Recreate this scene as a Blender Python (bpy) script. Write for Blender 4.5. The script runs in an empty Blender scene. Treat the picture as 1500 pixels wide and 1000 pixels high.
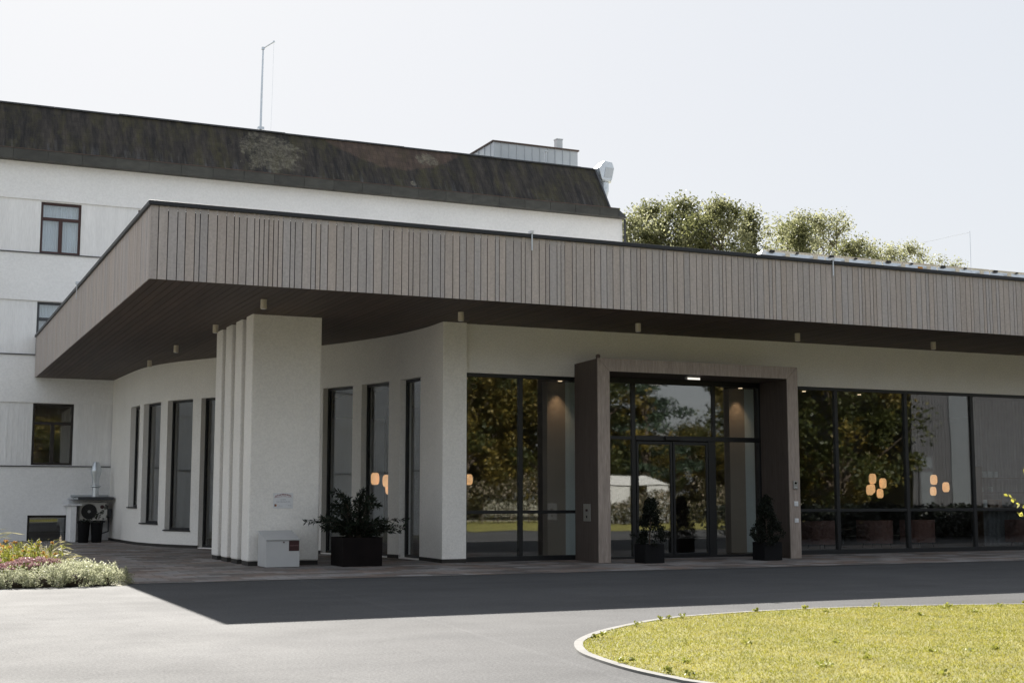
import bpy, math, random
import numpy as np
from mathutils import Vector
R = math.radians
rnd = random.Random(7)
col = bpy.context.scene.collection
sc = bpy.context.scene

# ------------------------------------------------------------------ camera, sky, sun, exposure
cam = bpy.data.cameras.new('camera'); cam_o = bpy.data.objects.new('camera', cam); col.objects.link(cam_o)
cam.sensor_width = 36.0; cam.lens = 1960 / 1500 * 36; cam.clip_end = 2000
cam_o.location = (0, 0, 1.4)
cam_o.rotation_euler = (R(90) + math.atan(226 / 1960), 0, R(-24.5))
sc.camera = cam_o
SUN_TO = Vector((0.043, 1.0, 0.785)).normalized()      # towards the sun
elev = math.asin(SUN_TO.z); azim = math.atan2(SUN_TO.x, SUN_TO.y)
w = bpy.data.worlds.new('World'); sc.world = w; w.use_nodes = True
wt = w.node_tree; bg = wt.nodes['Background']
sky = wt.nodes.new('ShaderNodeTexSky'); sky.sky_type = 'NISHITA'; sky.sun_disc = False
sky.sun_elevation = elev; sky.sun_rotation = azim
sky.air_density = 1.0; sky.dust_density = 2.5; sky.ozone_density = 1.0
# hazy bright day: even out the sky's brightness (thin high haze) and take some of its blue away
sg = wt.nodes.new('ShaderNodeGamma'); sg.inputs[1].default_value = 0.10
hs = wt.nodes.new('ShaderNodeHueSaturation'); hs.inputs['Saturation'].default_value = 1.4
wt.links.new(sky.outputs[0], sg.inputs[0]); wt.links.new(sg.outputs[0], hs.inputs['Color'])
tn_ = wt.nodes.new('ShaderNodeVectorMath'); tn_.operation = 'MULTIPLY'; tn_.inputs[1].default_value = (.955, .977, 1.01)
wt.links.new(hs.outputs[0], tn_.inputs[0]); wt.links.new(tn_.outputs[0], bg.inputs[0]); bg.inputs[1].default_value = 0.145
sl = bpy.data.lights.new('sun', 'SUN'); sl.energy = 3.1; sl.angle = R(0.5); sl.color = (1.0, 0.95, 0.875)
so = bpy.data.objects.new('sun', sl); col.objects.link(so); so.location = (0, 60, 60)
so.rotation_euler = (-SUN_TO).to_track_quat('-Z', 'Y').to_euler()
sc.view_settings.view_transform = 'Standard'; sc.view_settings.look = 'None'
sc.view_settings.exposure = 2.32; sc.view_settings.gamma = 1.0

# ------------------------------------------------------------------ materials
def new_mat(name):
    m = bpy.data.materials.new(name); m.use_nodes = True
    nt = m.node_tree; return m, nt, nt.nodes['Principled BSDF']

def N(nt, typ, **kw):
    n = nt.nodes.new(typ)
    for k, v in kw.items():
        if k in n.inputs: n.inputs[k].default_value = v
        else: setattr(n, k, v)
    return n

def pos_node(nt, stretch=(1, 1, 1)):
    g = N(nt, 'ShaderNodeNewGeometry')
    mp = N(nt, 'ShaderNodeMapping'); mp.inputs['Scale'].default_value = stretch
    nt.links.new(g.outputs['Position'], mp.inputs['Vector'])
    return mp.outputs[0], g

def ramp_scalar(nt, src, lo, hi, a=.3, b=.7):
    r = N(nt, 'ShaderNodeMapRange'); r.clamp = True
    r.inputs['From Min'].default_value = a; r.inputs['From Max'].default_value = b
    r.inputs['To Min'].default_value = lo; r.inputs['To Max'].default_value = hi
    nt.links.new(src, r.inputs['Value']); return r.outputs[0]

def scale_col(nt, colsrc, f):
    v = N(nt, 'ShaderNodeVectorMath', operation='SCALE')
    if isinstance(colsrc, tuple): v.inputs[0].default_value = colsrc[:3]
    else: nt.links.new(colsrc, v.inputs[0])
    nt.links.new(f, v.inputs['Scale']); return v.outputs[0]

def mix_col(nt, a, b, f):
    m = N(nt, 'ShaderNodeMix', data_type='RGBA')
    for s, i in ((a, 6), (b, 7)):
        if isinstance(s, tuple): m.inputs[i].default_value = (*s[:3], 1)
        else: nt.links.new(s, m.inputs[i])
    if isinstance(f, float): m.inputs[0].default_value = f
    else: nt.links.new(f, m.inputs[0])
    return m.outputs[2]

def noise(nt, vec, scale, detail=5, rough=.6):
    n = N(nt, 'ShaderNodeTexNoise'); n.inputs['Scale'].default_value = scale
    n.inputs['Detail'].default_value = detail; n.inputs['Roughness'].default_value = rough
    nt.links.new(vec, n.inputs['Vector']); return n.outputs[0]

def math_n(nt, op, a, b=None):
    m = N(nt, 'ShaderNodeMath', operation=op)
    for s, i in ((a, 0), (b, 1)):
        if s is None: continue
        if isinstance(s, (int, float)): m.inputs[i].default_value = s
        else: nt.links.new(s, m.inputs[i])
    return m.outputs[0]

def add_bump(nt, b, h, strength=.3, dist=.01):
    bp = N(nt, 'ShaderNodeBump'); bp.inputs['Strength'].default_value = strength; bp.inputs['Distance'].default_value = dist
    nt.links.new(h, bp.inputs['Height']); nt.links.new(bp.outputs[0], b.inputs['Normal'])

def mat(name, c, rough=.6, var=.12, scale=2.0, stretch=(1, 1, 1), fine=0, fscale=60, bump=0, bscale=80, metal=0, island=0, spec=.5, bdist=.01):
    m, nt, b = new_mat(name)
    v, g = pos_node(nt, stretch)
    o = scale_col(nt, tuple(c), ramp_scalar(nt, noise(nt, v, scale), 1 - var, 1 + var))
    if fine:
        o = scale_col(nt, o, ramp_scalar(nt, noise(nt, v, fscale, 2), 1 - fine, 1 + fine))
    if island:
        o = scale_col(nt, o, ramp_scalar(nt, g.outputs['Random Per Island'], 1 - island, 1 + island, 0, 1))
    nt.links.new(o, b.inputs['Base Color'])
    b.inputs['Roughness'].default_value = rough; b.inputs['Metallic'].default_value = metal
    b.inputs['Specular IOR Level'].default_value = spec
    if bump: add_bump(nt, b, noise(nt, pos_node(nt, stretch)[0], bscale, 3), bump, bdist)
    return m

def leaf_mat(name, c1, c2, trans=.4, rough=.5):
    m, nt, b = new_mat(name)
    v, g = pos_node(nt)
    c = mix_col(nt, tuple(c1), tuple(c2), g.outputs['Random Per Island'])
    c = scale_col(nt, c, ramp_scalar(nt, noise(nt, v, .8, 2), .8, 1.2))
    nt.links.new(c, b.inputs['Base Color']); b.inputs['Roughness'].default_value = rough
    b.inputs['Specular IOR Level'].default_value = .3
    t = N(nt, 'ShaderNodeBsdfTranslucent'); nt.links.new(c, t.inputs[0])
    mx = N(nt, 'ShaderNodeMixShader'); mx.inputs[0].default_value = trans
    out = nt.nodes['Material Output']
    nt.links.new(b.outputs[0], mx.inputs[1]); nt.links.new(t.outputs[0], mx.inputs[2]); nt.links.new(mx.outputs[0], out.inputs[0])
    return m

def glass_mat(name, tint=(.62, .66, .66), base=.09):
    m, nt, b = new_mat(name); nt.nodes.remove(b)
    tr = N(nt, 'ShaderNodeBsdfTransparent'); tr.inputs[0].default_value = (*tint, 1)
    gl = N(nt, 'ShaderNodeBsdfGlossy'); gl.inputs['Roughness'].default_value = 0.018; gl.inputs[0].default_value = (.95, .95, .93, 1)
    v, g = pos_node(nt)
    bp = N(nt, 'ShaderNodeBump'); bp.inputs['Strength'].default_value = .03; bp.inputs['Distance'].default_value = .02
    nt.links.new(noise(nt, v, 1.1, 1), bp.inputs['Height']); nt.links.new(bp.outputs[0], gl.inputs['Normal'])
    dt = N(nt, 'ShaderNodeVectorMath', operation='DOT_PRODUCT'); nt.links.new(g.outputs['Incoming'], dt.inputs[0]); nt.links.new(g.outputs['Normal'], dt.inputs[1])
    om = math_n(nt, 'SUBTRACT', 1.0, math_n(nt, 'ABSOLUTE', dt.outputs['Value']))
    f = math_n(nt, 'ADD', math_n(nt, 'MULTIPLY', math_n(nt, 'POWER', om, 5.0), .9), base + .035)
    f2 = N(nt, 'ShaderNodeClamp'); nt.links.new(f, f2.inputs[0])
    mx = N(nt, 'ShaderNodeMixShader'); nt.links.new(f2.outputs[0], mx.inputs[0])
    nt.links.new(tr.outputs[0], mx.inputs[1]); nt.links.new(gl.outputs[0], mx.inputs[2])
    nt.links.new(mx.outputs[0], nt.nodes['Material Output'].inputs[0]); return m

def emit_mat(name, c, s):
    m, nt, b = new_mat(name)
    b.inputs['Base Color'].default_value = (*c, 1); b.inputs['Emission Color'].default_value = (*c, 1)
    v, g = pos_node(nt)
    nt.links.new(ramp_scalar(nt, noise(nt, v, 9, 2), s * .85, s * 1.15), b.inputs['Emission Strength']); return m

M = {}
M['stucco'] = mat('white_render', (.87, .848, .81), .9, .045, .7, fine=.065, fscale=26, bump=.5, bscale=42, bdist=.01)
M['hotel'] = mat('hotel_render', (.88, .88, .885), .9, .04, .5, fine=.045, fscale=15, bump=.35, bscale=28, bdist=.012)
M['hotel_panel'] = mat('hotel_panel_render', (.87, .87, .875), .9, .05, 1.5, stretch=(3, 1, .3), fine=.05, fscale=14, bump=.4, bscale=24, bdist=.014)
M['plinth'] = mat('dark_plinth', (.032, .029, .026), .8, .2, 4)
M['fascia'] = mat('weathered_larch', (.53, .488, .465), .7, .06, 3, stretch=(5, 5, .35), fine=.06, fscale=9, bump=.12, bscale=30, island=.09)
def board_mat():
    m, nt, b = new_mat('weathered_larch_boards')
    v, g = pos_node(nt, (5, 5, .35))
    c = mix_col(nt, (.460, .398, .362), (.420, .388, .380), g.outputs['Random Per Island'])
    c = scale_col(nt, c, ramp_scalar(nt, math_n(nt, 'FRACT', math_n(nt, 'MULTIPLY', g.outputs['Random Per Island'], 7.3)), .92, 1.06, 0, 1))
    c = scale_col(nt, c, ramp_scalar(nt, noise(nt, v, 3, 5), .93, 1.07))
    c = scale_col(nt, c, ramp_scalar(nt, noise(nt, pos_node(nt)[0], 22, 3, .7), .88, 1.12))
    nt.links.new(c, b.inputs['Base Color']); b.inputs['Roughness'].default_value = .75
    add_bump(nt, b, noise(nt, v, 30, 3), .12, .01); return m
M['fascia'] = board_mat()
M['groove'] = mat('dark_backing', (.022, .019, .018), .9, .1, 3)
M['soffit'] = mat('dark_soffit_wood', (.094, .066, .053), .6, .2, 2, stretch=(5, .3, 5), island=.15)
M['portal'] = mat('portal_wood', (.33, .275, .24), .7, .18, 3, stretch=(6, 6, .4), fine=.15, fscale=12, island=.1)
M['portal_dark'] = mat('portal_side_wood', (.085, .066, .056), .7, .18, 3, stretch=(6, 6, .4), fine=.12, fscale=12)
M['coping'] = mat('dark_metal_coping', (.010, .012, .017), .45, .1, 2)
M['alu'] = mat('anthracite_aluminium', (.009, .010, .012), .45, .1, 3)
M['brown_frame'] = mat('brown_window_frame', (.05, .018, .017), .45, .12, 4)
M['dark_frame'] = mat('dark_window_frame', (.025, .02, .019), .45, .12, 4)
M['grey_frame'] = mat('grey_window_frame', (.06, .065, .075), .45, .12, 4)
M['curtain_white'] = mat('white_net_curtain', (.72, .76, .80), .9, .10, 14, stretch=(1, 1, .04))
M['flash'] = mat('dark_flashing', (.04, .043, .05), .5, .15, 3)
M['gutter'] = mat('aged_copper', (.050, .050, .044), .55, .3, 2.5, stretch=(1, 1, 2), island=.15)
M['zinc'] = mat('zinc_sheet', (.50, .53, .56), .5, .08, 1.2, metal=.35, island=.06)
M['galv'] = mat('galvanised_steel', (.62, .66, .70), .35, .1, 5, metal=.7)
M['rust'] = mat('brown_edge_trim', (.09, .06, .05), .7, .3, 3)
M['mail'] = mat('grey_powder_coat', (.48, .485, .49), .5, .04, 3, fine=.05, fscale=200)
M['red'] = mat('dark_red_label', (.035, .006, .008), .5, .1, 20)
M['label_text'] = mat('label_lettering', (.14, .07, .075), .6, .1, 20)
M['paper'] = mat('notice_paper', (.72, .73, .75), .6, .03, 20)
M['redprint'] = mat('red_print', (.30, .14, .15), .7, .1, 20)
M['greyprint'] = mat('grey_print', (.38, .39, .42), .7, .1, 20)
M['orange'] = mat('orange_print', (.5, .22, .03), .6, .1, 20)
M['darkred'] = mat('dark_print', (.12, .02, .02), .6, .1, 20)
M['corten'] = mat('dark_brown_steel', (.007, .005, .005), .85, .25, 4, spec=.15)
M['blackpot'] = mat('black_fibre_pot', (.007, .007, .008), .8, .15, 5, spec=.2)
M['soil'] = mat('soil', (.05, .036, .026), .95, .3, 9, bump=.6, bscale=40)
M['ac'] = mat('ac_enamel', (.50, .49, .46), .45, .06, 4)
M['black'] = mat('matt_black', (.012, .012, .013), .6, .1, 4)
M['bark'] = mat('bark', (.085, .065, .05), .9, .3, 6, stretch=(3, 3, .6), bump=.6, bscale=25)
M['whiteplastic'] = mat('white_plastic', (.72, .73, .75), .4, .04, 4)
M['steel'] = mat('brushed_steel', (.36, .36, .36), .35, .08, 8, metal=.6)
M['blackglass'] = mat('black_lens', (.01, .01, .012), .15, .1, 4)
M['lampcream'] = mat('cream_lamp_metal', (.62, .56, .45), .45, .04, 5)
M['pv'] = mat('solar_cell_glass', (.012, .016, .03), .15, .1, 4)
M['granite'] = mat('pale_granite_kerb', (.15, .147, .14), .85, .14, 5, fine=.12, fscale=90, island=.1)
M['gravel'] = mat('roof_gravel', (.3, .29, .27), .95, .2, 8, fine=.2, fscale=40)
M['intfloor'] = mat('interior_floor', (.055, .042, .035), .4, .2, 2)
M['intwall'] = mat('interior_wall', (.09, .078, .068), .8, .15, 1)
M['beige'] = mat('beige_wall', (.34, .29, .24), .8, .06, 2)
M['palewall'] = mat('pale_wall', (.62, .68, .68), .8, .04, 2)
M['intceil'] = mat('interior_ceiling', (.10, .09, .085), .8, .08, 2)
M['curtain'] = mat('grey_curtain', (.75, .75, .78), .9, .1, 3)
M['curtain2'] = mat('charcoal_curtain', (.20, .205, .22), .9, .1, 3)
M['chair'] = mat('brown_upholstery', (.22, .12, .105), .85, .12, 6)
M['wood'] = mat('walnut', (.07, .045, .03), .6, .2, 4)
M['bookpale'] = mat('pale_binding', (.42, .46, .48), .7, .1, 9)
M['bookbrown'] = mat('brown_binding', (.20, .13, .09), .7, .1, 9)
M['tent'] = mat('white_canvas', (.42, .42, .41), .8, .03, 3)
M['lampglow'] = emit_mat('paper_lamp_glow', (1.0, .54, .25), .17)
M['downglow'] = emit_mat('downlight_glow', (1.0, .75, .48), .3)
M['exitglow'] = emit_mat('emergency_light_glow', (1.0, .95, .85), .22)
M['cladding'] = mat('grey_ribbed_cladding', (.050, .051, .058), .7, .06, 1); M['panel'] = mat('pale_grey_panel', (.082, .092, .105), .7, .06, 1)
M['glass'] = glass_mat('facade_glass', (.90, .92, .92), .10)
M['glass_side'] = glass_mat('side_glass', (.88, .90, .92), .035)
M['glass2'] = glass_mat('window_glass', (.9, .93, .95), .07)
M['leaf_bg'] = leaf_mat('poplar_leaves', (.066, .076, .030), (.185, .188, .080), .55)
M['leaf_bg2'] = leaf_mat('pale_poplar_leaves', (.16, .17, .09), (.32, .32, .18), .58)
M['leaf_mid'] = leaf_mat('tree_leaves', (.075, .068, .016), (.21, .155, .035), .4)
M['leaf_dark'] = leaf_mat('dark_tree_leaves', (.025, .035, .012), (.07, .075, .02), .35)
M['needle'] = leaf_mat('pine_needles', (.018, .035, .022), (.05, .075, .045), .2)
M['hedge_leaf'] = leaf_mat('hedge_leaves', (.025, .028, .010), (.085, .075, .03), .3)
M['blossom'] = leaf_mat('pale_blossom', (.16, .13, .09), (.34, .29, .22), .3)
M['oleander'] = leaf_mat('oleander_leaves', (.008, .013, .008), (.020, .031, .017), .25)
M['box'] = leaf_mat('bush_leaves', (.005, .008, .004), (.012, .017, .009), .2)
M['silver'] = leaf_mat('silver_leaves', (.27, .29, .17), (.50, .50, .36), .5)
M['sedum_g'] = leaf_mat('sedum_leaves', (.15, .19, .06), (.28, .31, .10), .35)
M['sedum_p'] = leaf_mat('sedum_pink_heads', (.27, .14, .15), (.44, .28, .28), .3)
M['yg'] = leaf_mat('yellow_green_leaves', (.14, .16, .03), (.36, .36, .07), .4)
M['petal'] = leaf_mat('orange_petals', (.42, .20, .05), (.50, .33, .10), .35)
M['straw'] = leaf_mat('ornamental_grass', (.20, .20, .07), (.46, .42, .22), .4)
M['plume'] = leaf_mat('grass_plumes', (.45, .36, .27), (.62, .54, .42), .4)
M['branch'] = leaf_mat('young_tree_leaves', (.30, .30, .035), (.55, .52, .14), .5)

def asphalt():
    m, nt, b = new_mat('bleached_asphalt')
    v, g = pos_node(nt)
    a = scale_col(nt, (.064, .0645, .067), ramp_scalar(nt, noise(nt, v, .35, 7, .7), .80, 1.16))
    a = scale_col(nt, a, ramp_scalar(nt, noise(nt, v, 42, 4, .75), .6, 1.4))
    a = scale_col(nt, a, ramp_scalar(nt, noise(nt, v, 1.9, 4), .95, 1.04))
    wv = N(nt, 'ShaderNodeTexNoise'); wv.inputs['Scale'].default_value = .22; wv.inputs['Detail'].default_value = 3
    nt.links.new(v, wv.inputs['Vector'])
    d = math_n(nt, 'ABSOLUTE', math_n(nt, 'SUBTRACT', wv.outputs[0], .47))
    a = scale_col(nt, a, ramp_scalar(nt, d, .88, 1.0, .0, .004))
    sp = N(nt, 'ShaderNodeSeparateXYZ'); nt.links.new(v, sp.inputs[0])
    lin = math_n(nt, 'SUBTRACT', sp.outputs[0], math_n(nt, 'ADD', math_n(nt, 'MULTIPLY', sp.outputs[1], .079), 4.43))
    lin = math_n(nt, 'ABSOLUTE', math_n(nt, 'ADD', lin, math_n(nt, 'MULTIPLY', math_n(nt, 'SUBTRACT', noise(nt, v, 1.5, 4), .5), .12)))
    a = scale_col(nt, a, ramp_scalar(nt, lin, 1.12, 1.0, .015, .05))
    vo = N(nt, 'ShaderNodeTexVoronoi'); vo.inputs['Scale'].default_value = .16; nt.links.new(v, vo.inputs['Vector'])
    a = scale_col(nt, a, ramp_scalar(nt, vo.outputs['Color'], .93, 1.06, 0, 1))
    a = scale_col(nt, a, ramp_scalar(nt, noise(nt, pos_node(nt, (.25, 1.6, 1))[0], .8, 5, .6), .9, 1.07))
    nt.links.new(a, b.inputs['Base Color'])
    fine_ = math_n(nt, 'MULTIPLY', ramp_scalar(nt, noise(nt, v, 38, 3, .75), .07, .34), ramp_scalar(nt, noise(nt, v, .9, 6, .7), .93, 1.06))
    nt.links.new(fine_, b.inputs['Specular IOR Level'])
    nt.links.new(ramp_scalar(nt, noise(nt, v, .5, 6, .7), .79, .87), b.inputs['Roughness'])
    add_bump(nt, b, noise(nt, v, 80, 3), .6, .008); return m
M['asphalt'] = asphalt()

def pavers():
    m, nt, b = new_mat('brown_grey_pavers')
    v, g = pos_node(nt)
    br = N(nt, 'ShaderNodeTexBrick'); nt.links.new(v, br.inputs['Vector'])
    br.inputs['Color1'].default_value = (0, 0, 0, 1); br.inputs['Color2'].default_value = (1, 1, 1, 1); br.inputs['Mortar'].default_value = (.5, .5, .5, 1)
    br.inputs['Scale'].default_value = 1; br.inputs['Brick Width'].default_value = .6; br.inputs['Row Height'].default_value = .4
    br.inputs['Mortar Size'].default_value = .007; br.inputs['Bias'].default_value = 0
    c = mix_col(nt, (.10, .088, .082), (.30, .285, .28), br.outputs['Color'])
    c = mix_col(nt, c, (.21, .14, .105), ramp_scalar(nt, noise(nt, v, 1.1, 3), 0, .7, .45, .65))
    c = scale_col(nt, c, ramp_scalar(nt, noise(nt, v, 8, 5), .8, 1.2))
    c = mix_col(nt, c, (.05, .045, .04), br.outputs['Fac'])
    nt.links.new(c, b.inputs['Base Color']); b.inputs['Roughness'].default_value = .75
    inv = math_n(nt, 'SUBTRACT', 1.0, br.outputs['Fac']); add_bump(nt, b, inv, .5, .006); return m
M['pavers'] = pavers()

def shingles():
    m, nt, b = new_mat('mossy_roof_shingles')
    v, g = pos_node(nt)
    sp = N(nt, 'ShaderNodeSeparateXYZ'); nt.links.new(v, sp.inputs[0])
    cb = N(nt, 'ShaderNodeCombineXYZ'); nt.links.new(sp.outputs[0], cb.inputs[0]); nt.links.new(sp.outputs[2], cb.inputs[1])
    br = N(nt, 'ShaderNodeTexBrick'); nt.links.new(cb.outputs[0], br.inputs['Vector'])
    br.inputs['Color1'].default_value = (0, 0, 0, 1); br.inputs['Color2'].default_value = (1, 1, 1, 1); br.inputs['Mortar'].default_value = (0, 0, 0, 1)
    br.inputs['Scale'].default_value = 1; br.inputs['Brick Width'].default_value = .16; br.inputs['Row Height'].default_value = .19; br.inputs['Mortar Size'].default_value = .009
    st, _ = pos_node(nt, (5, 1, .35))
    stv = noise(nt, st, 1.0, 6, .7)
    c = mix_col(nt, (.010, .009, .009), (.060, .050, .042), ramp_scalar(nt, stv, 0, 1, .40, .70))
    st2, _ = pos_node(nt, (2.2, 1, .5))
    moss = ramp_scalar(nt, noise(nt, st2, 1.0, 5, .7), 0, .8, .46, .64)
    c = mix_col(nt, c, (.050, .044, .019), moss)
    # worn red-brown area high on the slope
    dx = math_n(nt, 'SUBTRACT', sp.outputs[0], 16.0)
    arc = math_n(nt, 'ADD', math_n(nt, 'MULTIPLY', math_n(nt, 'MULTIPLY', dx, dx), .135), 13.17)
    wob = math_n(nt, 'MULTIPLY', math_n(nt, 'SUBTRACT', noise(nt, v, 2.5, 4), .5), .35)
    mk = ramp_scalar(nt, math_n(nt, 'SUBTRACT', math_n(nt, 'ADD', sp.outputs[2], wob), arc), 0, 1, -.04, .06)
    c = mix_col(nt, c, (.092, .060, .046), math_n(nt, 'MULTIPLY', mk, ramp_scalar(nt, stv, .35, .85)))
    # pale lichen patches
    def patch(x0, w_, z0, hz, thr):
        ax = math_n(nt, 'DIVIDE', math_n(nt, 'SUBTRACT', sp.outputs[0], x0), w_)
        az = math_n(nt, 'DIVIDE', math_n(nt, 'SUBTRACT', sp.outputs[2], z0), hz)
        d = math_n(nt, 'ADD', math_n(nt, 'MULTIPLY', ax, ax), math_n(nt, 'MULTIPLY', az, az))
        nz = math_n(nt, 'MULTIPLY', math_n(nt, 'SUBTRACT', noise(nt, v, 2.6, 7, .75), .5), 5.0)
        return ramp_scalar(nt, math_n(nt, 'ADD', d, nz), thr, 0, .45, .9)
    spk = ramp_scalar(nt, noise(nt, v, 7, 4, .8), .25, 1, .42, .6)
    lich = math_n(nt, 'MULTIPLY', math_n(nt, 'MAXIMUM', patch(11.25, 1.15, 13.2, .95, .75), math_n(nt, 'MAXIMUM', patch(17.2, .45, 13.75, .3, .9), patch(16.4, .12, 12.6, .1, 1.0))), spk)
    c = mix_col(nt, c, (.20, .185, .14), math_n(nt, 'MULTIPLY', lich, .85))
    # pale streaks just above the gutter
    low = ramp_scalar(nt, sp.outputs[2], 1, 0, 12.5, 12.95)
    st3, _ = pos_node(nt, (9, 1, .5))
    lw = math_n(nt, 'MULTIPLY', low, ramp_scalar(nt, noise(nt, st3, 1.0, 4, .7), 0, .5, .5, .7))
    c = mix_col(nt, c, (.12, .12, .125), lw)
    c = scale_col(nt, c, ramp_scalar(nt, br.outputs['Color'], .80, 1.15, 0, 1))
    nt.links.new(c, b.inputs['Base Color']); b.inputs['Roughness'].default_value = .85
    add_bump(nt, b, math_n(nt, 'SUBTRACT', 1.0, br.outputs['Fac']), .5, .02); return m
M['shingles'] = shingles()

def grass_mats():
    m, nt, b = new_mat('lawn_soil_turf')
    v, g = pos_node(nt)
    c = mix_col(nt, (.13, .125, .025), (.23, .21, .05), ramp_scalar(nt, noise(nt, v, 1.6, 5), 0, 1))
    nt.links.new(c, b.inputs['Base Color']); b.inputs['Roughness'].default_value = .95
    add_bump(nt, b, noise(nt, v, 50, 3), .8, .03); M['turf'] = m
    m, nt, b = new_mat('grass_blades')
    v, g = pos_node(nt)
    c = mix_col(nt, (.165, .172, .020), (.32, .30, .048), g.outputs['Random Per Island'])
    c = mix_col(nt, c, (.38, .32, .10), ramp_scalar(nt, noise(nt, v, 1.3, 6, .75), 0, .6, .44, .66))
    c = mix_col(nt, c, (.12, .15, .025), ramp_scalar(nt, noise(nt, v, 2.7, 4, .7), .7, 0, .3, .45))
    nt.links.new(c, b.inputs['Base Color']); b.inputs['Roughness'].default_value = .6
    t = N(nt, 'ShaderNodeBsdfTranslucent'); nt.links.new(c, t.inputs[0])
    mx = N(nt, 'ShaderNodeMixShader'); mx.inputs[0].default_value = .5
    nt.links.new(b.outputs[0], mx.inputs[1]); nt.links.new(t.outputs[0], mx.inputs[2]); nt.links.new(mx.outputs[0], nt.nodes['Material Output'].inputs[0])
    M['blades'] = m
grass_mats()
M['field'] = mat('meadow_ground', (.27, .255, .19), .95, .25, .3, fine=.2, fscale=12, bump=.5, bscale=20, bdist=.05)

# ------------------------------------------------------------------ mesh helpers
def origin_of(p):
    v = Vector((0, 0, 0))
    while p is not None: v += Vector(p.location); p = p.parent
    return v

class MB:
    def __init__(s): s.v = []; s.f = []; s.mi = []; s.m = 0
    def add(s, vs, fs):
        b = len(s.v); s.v += [tuple(p) for p in vs]; s.f += [tuple(b + i for i in f) for f in fs]; s.mi += [s.m] * len(fs); return s
    def hexa(s, p):      # p: 4 bottom (ccw from above), 4 top
        return s.add(p, [(3, 2, 1, 0), (4, 5, 6, 7), (0, 1, 5, 4), (1, 2, 6, 5), (2, 3, 7, 6), (3, 0, 4, 7)])
    def box(s, x0, x1, y0, y1, z0, z1):
        return s.hexa([(x0, y0, z0), (x1, y0, z0), (x1, y1, z0), (x0, y1, z0), (x0, y0, z1), (x1, y0, z1), (x1, y1, z1), (x0, y1, z1)])
    def obox(s, o, u, n, a0, a1, b0, b1, z0, z1):
        P = lambda a, b_, z: (o[0] + u[0] * a + n[0] * b_, o[1] + u[1] * a + n[1] * b_, z)
        q = [P(a0, b0, z0), P(a1, b0, z0), P(a1, b1, z0), P(a0, b1, z0)]
        q += [(x, y, z1) for x, y, _ in q]
        cr = u[0] * n[1] - u[1] * n[0]
        if cr < 0: q = [q[3], q[2], q[1], q[0], q[7], q[6], q[5], q[4]]
        return s.hexa(q)
    def tube(s, pts, rad, n=8, cap=True):
        pts = [Vector(p) for p in pts]; k = len(pts)
        if not hasattr(rad, '__len__'): rad = [rad] * k
        rings = []; a = None
        for i in range(k):
            d = (pts[min(i + 1, k - 1)] - pts[max(i - 1, 0)]).normalized()
            if a is None: a = d.orthogonal().normalized()
            else:
                a = (a - d * a.dot(d)); a = a.normalized() if a.length > 1e-6 else d.orthogonal().normalized()
            b = d.cross(a)
            rings.append([pts[i] + (a * math.cos(2 * math.pi * j / n) + b * math.sin(2 * math.pi * j / n)) * rad[i] for j in range(n)])
        vs = [p for r in rings for p in r]; fs = []
        for i in range(k - 1):
            for j in range(n): fs.append((i * n + j, i * n + (j + 1) % n, (i + 1) * n + (j + 1) % n, (i + 1) * n + j))
        if cap: fs.append(tuple(range(n - 1, -1, -1))); fs.append(tuple((k - 1) * n + j for j in range(n)))
        return s.add(vs, fs)
    def lathe(s, c, prof, n=20):
        vs = [(c[0] + r * math.cos(2 * math.pi * j / n), c[1] + r * math.sin(2 * math.pi * j / n), c[2] + z) for r, z in prof for j in range(n)]
        fs = []
        for i in range(len(prof) - 1):
            for j in range(n): fs.append((i * n + j, i * n + (j + 1) % n, (i + 1) * n + (j + 1) % n, (i + 1) * n + j))
        fs.append(tuple(range(n - 1, -1, -1))); fs.append(tuple((len(prof) - 1) * n + j for j in range(n)))
        return s.add(vs, fs)
    def prism(s, pts, z0, z1):
        n = len(pts); ar = sum(pts[i][0] * pts[(i + 1) % n][1] - pts[(i + 1) % n][0] * pts[i][1] for i in range(n))
        if ar < 0: pts = pts[::-1]
        vs = [(x, y, z0) for x, y in pts] + [(x, y, z1) for x, y in pts]
        fs = [tuple(range(n - 1, -1, -1)), tuple(range(n, 2 * n))] + [(i, (i + 1) % n, n + (i + 1) % n, n + i) for i in range(n)]
        return s.add(vs, fs)
    def sheet(s, pts, z):
        n = len(pts); ar = sum(pts[i][0] * pts[(i + 1) % n][1] - pts[(i + 1) % n][0] * pts[i][1] for i in range(n))
        if ar < 0: pts = pts[::-1]
        return s.add([(x, y, z) for x, y in pts], [tuple(range(n))])
    def build(s, name, m, parent=None, bevel=0, smooth=False, local=False, seg=2):
        me = bpy.data.meshes.new(name)
        o_ = origin_of(parent) if (parent is not None and not local) else Vector((0, 0, 0))
        me.from_pydata([(x - o_.x, y - o_.y, z - o_.z) for x, y, z in s.v], [], s.f)
        for mm in (m if isinstance(m, (list, tuple)) else [m]): me.materials.append(mm)
        if any(s.mi): me.polygons.foreach_set('material_index', s.mi)
        if smooth: me.shade_smooth(); me.set_sharp_from_angle(angle=R(35))
        me.update()
        o = bpy.data.objects.new(name, me); col.objects.link(o); o.parent = parent
        if bevel:
            b = o.modifiers.new('bevel', 'BEVEL'); b.width = bevel; b.segments = seg; b.limit_method = 'ANGLE'; b.angle_limit = R(40)
        return o

def tag(o, label=None, cat=None, group=None, kind=None):
    if label: o['label'] = label
    if cat: o['category'] = cat
    if group: o['group'] = group
    if kind: o['kind'] = kind
    return o

def thing(name, label, cat, loc=(0, 0, 0), group=None):
    o = bpy.data.objects.new(name, None); col.objects.link(o); o.location = loc; o.empty_display_size = .2
    return tag(o, label, cat, group)

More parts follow.
